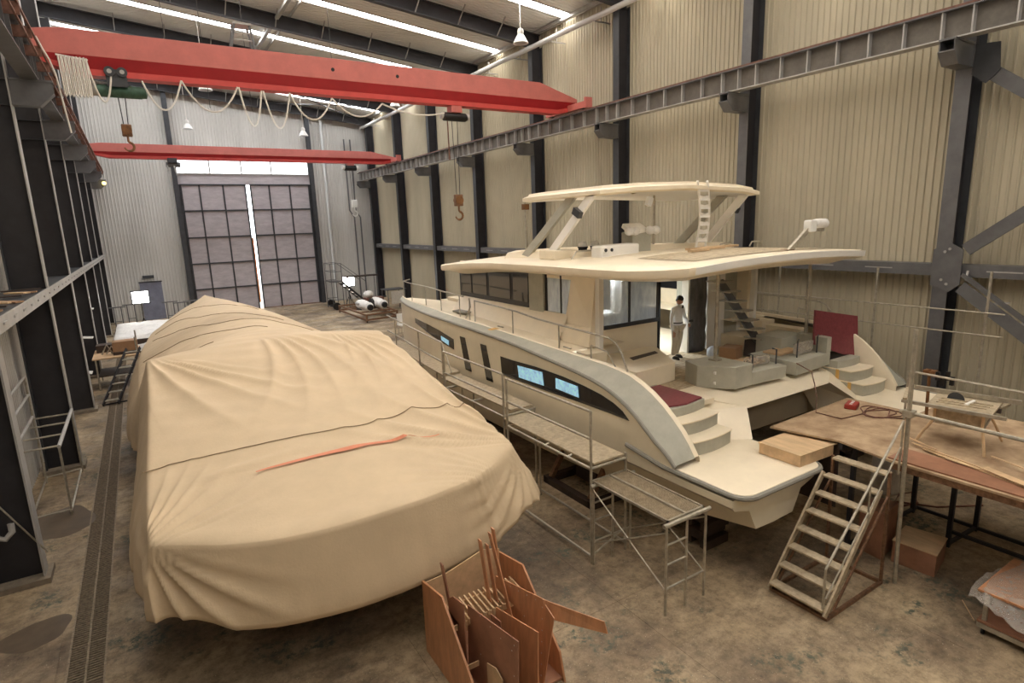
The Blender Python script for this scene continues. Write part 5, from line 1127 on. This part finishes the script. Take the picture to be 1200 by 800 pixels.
# wrapped gear and clutter in the cockpit
wg = thing('cushion_bundle', 'seat cushion frame wrapped in clear film on the left cockpit seat base', 'cushion', (11.3, 7.8, 2.66))
MB().box((11.3, 7.8, 2.78), (.75, .12, .2), rz=-.05).build('film_wrap', 'film_clear', wg, bevel=.02); MB().bx(10.95, 11.7, 7.85, 8.3, 2.67, 2.72).build('board', 'wood_pale', wg)
for x in (10.9, 11.75): MB().tube([(x, 7.62, 2.67), (x, 7.62, 3.0), (x-.05, 7.7, 3.02)], .018, 6).build('stay', 'steel_dark', wg)
wg2 = thing('cushion_bundle', 'seat cushion frame wrapped in clear film on the right cockpit seat base', 'cushion', (12.9, 7.8, 2.68))
MB().box((13.0, 7.75, 2.85), (.7, .12, .26), rz=.05).build('film_wrap', 'film_clear', wg2, bevel=.02); MB().bx(12.4, 13.2, 7.95, 8.4, 2.69, 2.74).build('board', 'wood_pale', wg2)
for x in (12.55, 13.35): MB().tube([(x, 7.62, 2.69), (x, 7.62, 3.08), (x+.1, 7.66, 3.1)], .018, 6).build('stay', 'steel_dark', wg2)
cl = thing('carton', 'brown carton with cable scraps standing on the cockpit floor', 'carton', (12.5, 9.3, 2.41))
MB().box((12.4, 9.3, 2.56), (.5, .4, .3), rz=.3).build('box', 'cardboard', cl)
for k in range(4): MB().box((12.9+.07*k, 9.1, 2.62), (.05, .3, .42), rz=.5, ry=.35+.12*k).build('slat', 'brown_dark', cl)
rg = MB().ball((12.05, 9.6, 2.55), .17, 9, (1, .8, 1)).build('rag_bundle', 'film', smooth='all'); tag(rg, 'pale blue rag bundle on the cockpit floor beside the stair', 'rags')
bd = MB().box((12.2, 8.9, 2.43), (1.1, .25, .03), rz=-.35).build('loose_plank', 'wood_pale'); tag(bd, 'loose brown plank lying on the cockpit floor', 'plank')
# clutter on the roof pad
for k, (x, y, w_, d_, m, lab) in enumerate(((11.3, 9.3, 1.1, .16, 'wood_pale', 'pale timber batten lying on the roof pad, front one'), (12.2, 9.6, 1.3, .12, 'wood_pale', 'pale timber batten lying on the roof pad, rear one'), (10.6, 8.9, .7, .1, 'plywood', 'short plywood strip lying on the roof pad'))):
    o = MB().box((x, y, roofz(x, y)+.05), (w_, d_, .05), rz=.1*k-.1).build('batten', m); tag(o, lab, 'batten', 'battens on the roof pad')
# ================================================================ plywood offcut bin
pbn = thing('offcut_bin', 'open plywood rack with slanted sides standing in the foreground', 'rack', (3.35, 6.0, 0))
for x in (2.72, 3.98):
    MB().prism([(x, 6.95, 0), (x, 6.95, 1.12), (x, 6.3, 1.24), (x, 5.45, .4), (x, 5.35, 0)], (.03, 0, 0)).build('side_panel', 'ply_orange', pbn, bevel=.002)
MB().prism([(2.75, 6.93, 0), (3.98, 6.93, 0), (3.98, 6.93, 1.18), (3.7, 6.93, 1.26), (3.1, 6.93, 1.1), (2.75, 6.93, 1.08)], (0, .02, 0)).build('back_panel', 'wood_pale', pbn)
MB().bx(2.75, 3.98, 5.4, 6.93, .02, .05).build('bottom_board', 'ply_brown', pbn)
MB().bx(2.8, 3.95, 6.15, 6.17, .78, .86).build('slot_rail', 'wood_pale', pbn); MB().bx(2.8, 3.95, 6.5, 6.52, .84, .9).build('slot_rail', 'wood_pale', pbn)
for k in range(15):
    x = 2.86+.075*k; MB().prism([(x, 6.12, .82), (x, 6.56, .88), (x, 6.56, .94), (x, 6.12, .9)], (.022, 0, 0)).build('divider', 'wood_pale', pbn)
MB().bx(2.8, 3.95, 5.9, 5.92, .35, .42).build('lower_rail', 'wood_pale', pbn)
def board(pts, x, lean, lab, m='ply_brown', screws=()):
    t = thing('plywood_board', lab, 'board', (x, 6.0, .05), 'plywood boards in the foreground rack')
    o = MB().prism([(x+lean*(z), y, z) for y, z in pts], (.014, 0, 0)).build('panel', m, t)
    for y, z in screws: MB().lathe((x+lean*z-.004, y, z), [(.008, 0), (.008, .004)], 6, 'x').build('screw', 'steel_light', t)
    return t
board([(6.4, .06), (6.4, 1.1), (6.25, 1.22), (5.95, 1.28), (5.93, .06)], 2.86, .0, 'dark narrow board standing right behind the left rack side', 'ply_brown')
board([(6.2, .06), (6.2, 1.05), (4.97, 1.3), (4.97, .3), (5.1, .06)], 3.0, .04, 'large screwed board leaning outward, nearest the left side of the rack', 'ply_brown', [(5.1+.25*k, z) for k in range(4) for z in (.55, 1.1)]+[(5.05, .35), (5.05, .8), (5.05, 1.2)])
board([(6.0, .06), (6.0, 1.0), (5.03, 1.24), (5.03, .1)], 3.33, .03, 'plain board in the middle of the rack behind the screwed one', 'ply_orange')
board([(5.9, .06), (5.9, 1.02), (5.65, 1.06), (5.65, .8), (5.5, .8), (5.45, .06)], 3.22, .0, 'small notched board in the middle of the rack', 'ply_brown')
t = board([(6.5, .9), (6.5, 1.08), (5.26, 1.4), (5.3, .2), (5.75, .06), (5.8, .9)], 3.6, .05, 'broad screwed board at the right of the rack with battens on its edges', 'ply_orange', [(5.35, .3+.16*k) for k in range(7)]+[(5.5+.2*k, 1.28-.05*k) for k in range(5)]+[(5.75, .5+.2*k) for k in range(3)])
MB().prism([(3.64, 5.25, 1.18), (3.64, 5.32, 1.4), (4.1, 4.7, 1.27), (4.12, 4.66, 1.12)], (.014, 0, 0)).build('arm', 'ply_orange', t)
MB().prism([(3.64, 5.26, 1.36), (3.64, 5.08, 1.28), (3.62, 5.3, .22)], (.012, 0, 0)).build('leg_strip', 'ply_orange', t)
board([(5.62, .06), (5.62, .6), (5.4, .68), (5.25, .62), (5.25, .06)], 2.98, .0, 'pale narrow board low at the front of the rack', 'wood_pale')
for k, (x, y, zt, yt, lab) in enumerate(((2.9, 6.45, 1.5, 6.6, 'thin strip standing up at the left back of the rack'), (3.42, 6.3, 1.75, 6.45, 'tall strip standing in the rack, left of the tall group'), (3.5, 6.25, 1.68, 6.4, 'tall strip standing in the rack, middle of the tall group'), (3.58, 6.0, 1.8, 6.45, 'longest slanting strip in the rack'), (3.66, 6.35, 1.82, 6.5, 'tall strip standing in the rack, right of the tall group'))):
    o = MB().prism([(x, y-.06, .9 if k != 3 else .75), (x, y+.04, .9 if k != 3 else .75), (x-.02, yt+.05, zt), (x-.02, yt-.04, zt)], (.016, 0, 0)).build('wood_strip', 'ply_orange' if k else 'ply_brown'); tag(o, lab, 'strip', 'tall wood strips in the foreground rack')
# ================================================================ left side
lsf = thing('frame_scaffold', 'empty pale tube scaffold frame between the left wall columns', 'scaffold', (-2.4, 16.6, 0))
pts = [(-2.02, 15.36), (-2.0, 18.1), (-2.72, 17.81), (-2.7, 15.27)]
for (x, y), h in zip(pts, (1.6, 1.7, 2.78, 1.62)): T_(lsf, (x, y, 0), (x, y, h), name='post')
T_(lsf, (-2.0, 15.2, 1.63), (-2.0, 18.2, 1.67), name='top_rail', r=.04, m='steel_light')
for z in (2.75, 2.3, 1.75): T_(lsf, (-2.72, 15.2, z), (-2.72, 17.81, z), name='guard_rail', r=.032, m='steel_light')
for y in (15.3, 16.2, 17.2, 18.05): T_(lsf, (-2.72, y, 1.62), (-1.98, y, 1.62), name='transom', r=.022)
for x in (-2.02, -2.72): T_(lsf, (x, 15.3, .1), (x, 18, .1), name='ledger', r=.026)
T_(lsf, (-2.72, 15.3, .12), (-2.0, 15.36, .12), name='transom', r=.022); T_(lsf, (-2.72, 17.9, .12), (-2.0, 18.05, .12), name='transom', r=.022)
# scraps on the ledge
r = random.Random(11)
lgn = ['nearest the camera', 'second from the camera', 'third from the camera', 'fourth, just before the second column', 'fifth, just behind the second column', 'sixth from the camera', 'seventh from the camera', 'farthest of the pile']
for k in range(8):
    y = 13.3+k*.6+(.5 if k > 3 else 0); x = -2.35-.3*r.random()
    o = MB().box((x, y, 4.79+.02*(k % 3)), (.5+r.random()*.3, .12+.1*r.random(), .03), rz=r.uniform(-.8, .8)).build('scrap_board', ['cardboard', 'brown_dark', 'wood_pale'][k % 3]); tag(o, 'scrap board on the left wall ledge, '+lgn[k], 'scrap', 'scrap boards on the left ledge')
ho = thing('hanging_lamp_hook', 'grey hose with a pale holder hanging on the nearest left column', 'hose', (-2.3, 12.4, 1.5))
MB().tube([(-2.9, 12.6, 2.2), (-2.6, 12.58, 1.5), (-2.35, 12.57, 1.0), (-2.1, 12.56, .5)], .015, 6).build('cord', 'galv', ho, smooth=True); MB().tube([(-2.75, 12.5, 1.2), (-2.7, 12.48, 1.0), (-2.6, 12.48, .95), (-2.5, 12.5, 1.05), (-2.5, 12.52, 1.2)], .05, 8).build('holder', 'steel_light', ho, smooth=True)
# workbench island at the back left
wb_ = thing('tube_workbench', 'tall tube-framed workbench with boards at the back left', 'workbench', (-1.2, 28, 0))
for x, y in ((-2.0, 27.6), (-.6, 27.6), (-2.0, 29.6), (-.6, 29.6)): T_(wb_, (x, y, 0), (x, y, 2.0 if x > -1 else 1.3), name='leg', r=.03)
MB().bx(-2.1, -.5, 27.5, 29.7, 1.25, 1.3).build('worktop', 'wood_pale', wb_); MB().bx(-2.0, -.6, 27.8, 29.5, .5, .54).build('shelf', 'brown_dark', wb_); MB().bx(-2.0, -.6, 28.9, 29.5, 1.3, 1.6).build('back_board', 'brown_dark', wb_)
cbx = MB().box((-.97, 28.2, 1.62), (.85, .6, .4)).build('carton', 'cardboard'); tag(cbx, 'large open brown carton standing on crates at the back left workbench', 'carton')
cb2 = MB().box((-.95, 28.2, 1.36), (.9, .7, .115)).build('carton_tray', 'brown_dark'); tag(cb2, 'flat dark tray under the brown carton on the back left workbench', 'tray')
for k, (x, z) in enumerate(((-1.6, 1.5), (-1.45, 1.42))):
    o = MB().tube([(x-.2, 28.3, 1.32), (x, 28.35, z+.2), (x+.15, 28.3, 1.34)], .035, 6).build('bent_tube', 'galv'); tag(o, 'bent grey tube lying on the back left workbench, %s' % ('left' if k == 0 else 'right'), 'tube', 'bent tubes on the workbench')
st2 = thing('dark_stairs', 'dark steel stairs leaning up to the back left workbench', 'stairs', (-1.4, 26, 0))
for x in (-1.82, -1.36): MB().bar((x, 24.9, .05), (x+.9, 27.3, 1.6), .04, .12).build('stringer', 'steel_black', st2)
for k in range(7): t_ = (k+.5)/7; MB().box((-1.59+.9*t_, 24.9+2.4*t_, .05+1.55*t_), (.44, .22, .03)).build('tread', 'galv', st2)
MB().bar((-1.8, 24.95, .05), (-.8, 25.1, .05), .04, .04).build('base_bar', 'steel_black', st2)
for k, z in enumerate((1.0, 1.9, 2.8)):
    o = MB().box((-2.25, 26.6+3*k, z), (.35, .5, .03), ry=.15).build('wall_tray', 'lamp_white'); tag(o, 'white tray fixed between the left columns, %s of three' % ['lowest', 'middle', 'topmost'][k], 'tray', 'white trays between the left columns')
pile = thing('wrapped_pile', 'long low pile of parts under white sheeting before the back left wall', 'pile', (-.2, 38, 0))
rnd = random.Random(5); rr = []
for i in range(16):
    y = 35+i*.42; rr.append([(-1.9+j*.3, y, max(.02, (.9 if 0 < i < 15 and 0 < j < 12 else .1)+rnd.uniform(-.08, .1))) for j in range(13)])
MB().loft(rr, closed=False).build('white_sheet', 'white_cloth', pile, smooth='all'); MB().bx(-1.7, 1.5, 35.2, 41, 0, .75).build('pallet', 'brown_dark', pile)
def flood(x, y, z, lab):
    t = thing('floodlight', lab, 'floodlight', (x, y, 0), 'lit floodlights at the back of the hall')
    for dx, dy in ((-.35, .2), (.35, .2), (0, -.4)): MB().tube([(x, y, .9), (x+dx, y+dy, 0)], .02, 6).build('leg', 'black', t)
    MB().tube([(x, y, .5), (x, y, z)], .025, 6).build('mast', 'black', t)
    MB().bx(x-.5, x+.5, y-.02, y+.12, z-.42, z+.42).build('housing', 'steel_dark', t); MB().bx(x-.42, x+.42, y-.05, y-.03, z-.34, z+.34).build('lens', 'lamp_glow', t)
flood(-.28, 43.0, 2.2, 'lit floodlight on a stand before the back left wall'); flood(13.5, 45.2, 1.9, 'lit floodlight on a stand before the back right corner')
for k, (x, y) in enumerate(((-1.6, 44), (-.9, 45), (1.3, 44.5), (1.9, 43.5), (2.5, 44))):
    t = thing('tube_trestle', 'grey tube trestle before the back left wall, %s from the left' % ORD[k].replace('nearest', 'first'), 'trestle', (x, y, 0), 'tube trestles before the back left wall')
    for dx in (-.2, .2): T_(t, (x+dx, y, 0), (x+dx, y, 1.6), name='leg', r=.03, m='steel_grey')
    T_(t, (x-.45, y, 1.6), (x+.45, y, 1.6), name='top_bar', r=.035, m='steel_grey'); T_(t, (x-.2, y, .7), (x+.2, y, .7), name='rung', r=.02, m='steel_grey')
# back right corner
s3 = thing('stair_tower', 'grey tube stair tower with landing before the back right corner', 'stairs', (12.6, 45, 0))
for x, y in ((11.85, 44), (12.65, 44), (11.85, 45.6), (12.65, 45.6)): T_(s3, (x, y, 0), (x, y, 3.4), name='post', r=.028, m='steel_grey')
for z in (3.4, 2.8, 2.1, .7, .15):
    T_(s3, (11.85, 44, z), (12.65, 44, z), name='rail', r=.022, m='steel_grey'); T_(s3, (11.85, 45.6, z), (12.65, 45.6, z), name='rail', r=.022, m='steel_grey'); T_(s3, (11.85, 44, z), (11.85, 45.6, z), name='rail', r=.022, m='steel_grey')
MB().bx(11.85, 12.65, 44, 45.6, 2.0, 2.06).build('landing', 'steel_grey', s3)
for y in (44.05, 45.4):
    MB().bar((12.65, y, 2.0), (14.6, y, .15), .05, .14).build('stringer', 'steel_dark', s3); T_(s3, (12.65, y, 3.4), (14.5, y, 1.9), name='hand_rail', r=.022, m='steel_grey')
for k in range(7): t_ = (k+.5)/7; MB().box((12.65+1.95*t_, 44.7, 2.0-1.85*t_), (.22, 1.2, .03)).build('tread', 'galv', s3)
gt = thing('gantry_frame', 'dark tube gantry frame round the right floodlight', 'frame', (13.5, 44, 0))
for x in (12.75, 15.0):
    for y in (42.9, 43.6): T_(gt, (x, y, 0), (x, y, 2.4), name='post', r=.03, m='steel_grey')
MB().bx(12.7, 15.05, 42.85, 43.65, 2.38, 2.46).build('top_board', 'brown_dark', gt)
tr = thing('engine_trolley', 'low rusty steel trolley frame carrying two wrapped engines at the back', 'trolley', (13, 40, 0))
Q = [(11.9, 42), (11.35, 36), (13.8, 37.8), (14.7, 44)]
Q = [(11.7, 42.0), (11.7, 36.0), (13.9, 36.4), (14.3, 42.0)]
for z in (.18, .5):
    for a, b in zip(Q, Q[1:]+Q[:1]): MB().bar((a[0], a[1], z), (b[0], b[1], z), .1, .1).build('frame_bar', 'galv_rust', tr)
for a in Q: MB().bar((a[0], a[1], .05), (a[0], a[1], .55), .1, .1).build('leg', 'galv_rust', tr); MB().lathe((a[0]-.03, a[1], .07), [(.07, 0), (.07, .06)], 12, 'x').build('wheel', 'black', tr)
for y in (37.5, 39, 40.5): MB().bar((11.7, y, .5), (14.1, y, .5), .1, .08).build('cross_bar', 'galv_rust', tr)
for k, (x, y) in enumerate(((12.3, 38.0), (13.5, 38.6))):
    t = thing('wrapped_engine', 'pale film-wrapped marine engine lying on the trolley, %s one' % ('left' if k == 0 else 'right'), 'engine', (x, y, .55), 'wrapped engines on the trolley')
    MB().lathe((x, y-1.0, .86), [(.2, 0), (.3, .1), (.3, .6), (.24, .7), (.34, .9), (.36, 1.6), (.3, 2.1), (.2, 2.2)], 12, 'y').build('body', 'white_cloth', t, smooth=True)
    MB().lathe((x, y-1.2, .84), [(.16, 0), (.2, .06), (.2, .22)], 12, 'y').build('end_ring', 'black', t); MB().bx(x-.28, x+.28, y+.1, y+1.0, .56, .7).build('sump', 'steel_dark', t)
    for dx in (-.3, .3): MB().lathe((x+dx, y+.2, .95), [(.09, 0), (.09, .7)], 8, 'y').build('manifold', 'steel_light', t)
bl = MB().ball((13.6, 41.0, 1.25), .34, 9, (1.1, 1, .8)).build('white_bundle', 'lamp_white', smooth='all'); tag(bl, 'bright white bundle on the box behind the engines', 'bundle')
rb = MB().bx(13.3, 14.6, 40.6, 41.4, .55, 1.0).build('red_crate', 'rail_rust'); tag(rb, 'rust red crate standing behind the wrapped engines', 'crate')
wt = MB().lathe((12.95, 38.9, .85), [(.28, 0), (.34, .04), (.34, .2), (.28, .24)], 16, 'x').build('black_wheel', 'black'); tag(wt, 'black wheel standing between the two wrapped engines', 'wheel')
tb_ = thing('tube_table', 'tube table draped with grey cloth right of the engine trolley', 'table', (15.3, 40.5, 0))
for x, y in ((14.7, 40), (16.0, 40), (14.7, 41.2), (16.0, 41.2)): T_(tb_, (x, y, 0), (x, y, 1.5), name='leg', r=.03, m='steel_grey')
MB().bx(14.6, 16.1, 39.9, 41.3, 1.48, 1.53).build('top', 'steel_dark', tb_); MB().bx(14.9, 15.9, 39.86, 39.9, .5, 1.4).build('cloth', 'grey_cloth', tb_)
for k, (x, y) in enumerate(((12.2, 45.9), (11.95, 43.5))):
    o = MB().lathe((x, y, 0.28), [(.1, -.12), (.28, -.12), (.28, .12), (.1, .12)], 14, 'y').build('tyre', 'black', smooth=True); tag(o, 'black tyre on the floor at the stair tower foot, %s one' % ('rear' if k == 0 else 'front'), 'tyre', 'tyres by the stair tower')
wc = thing('white_chair', 'pale folding chair frame beyond the catamaran bow rail', 'chair', (12.2, 31, 0))
MB().bx(11.9, 12.6, 30.7, 31.3, 2.3-1.85, .5).build('seat', 'lamp_white', wc); MB().bx(11.9, 12.6, 31.25, 31.3, .5, 1.1).build('backrest', 'lamp_white', wc)
for x, y in ((11.95, 30.75), (12.55, 30.75), (11.95, 31.25), (12.55, 31.25)): T_(wc, (x, y, 0), (x, y, .46), name='leg', r=.025)
am = MB().ball((-1.3, 48.36, 9.45), .12, 8).build('amber_lamp', 'amber_glow'); tag(am, 'small amber warning light at the far end of the left crane runway', 'lamp')
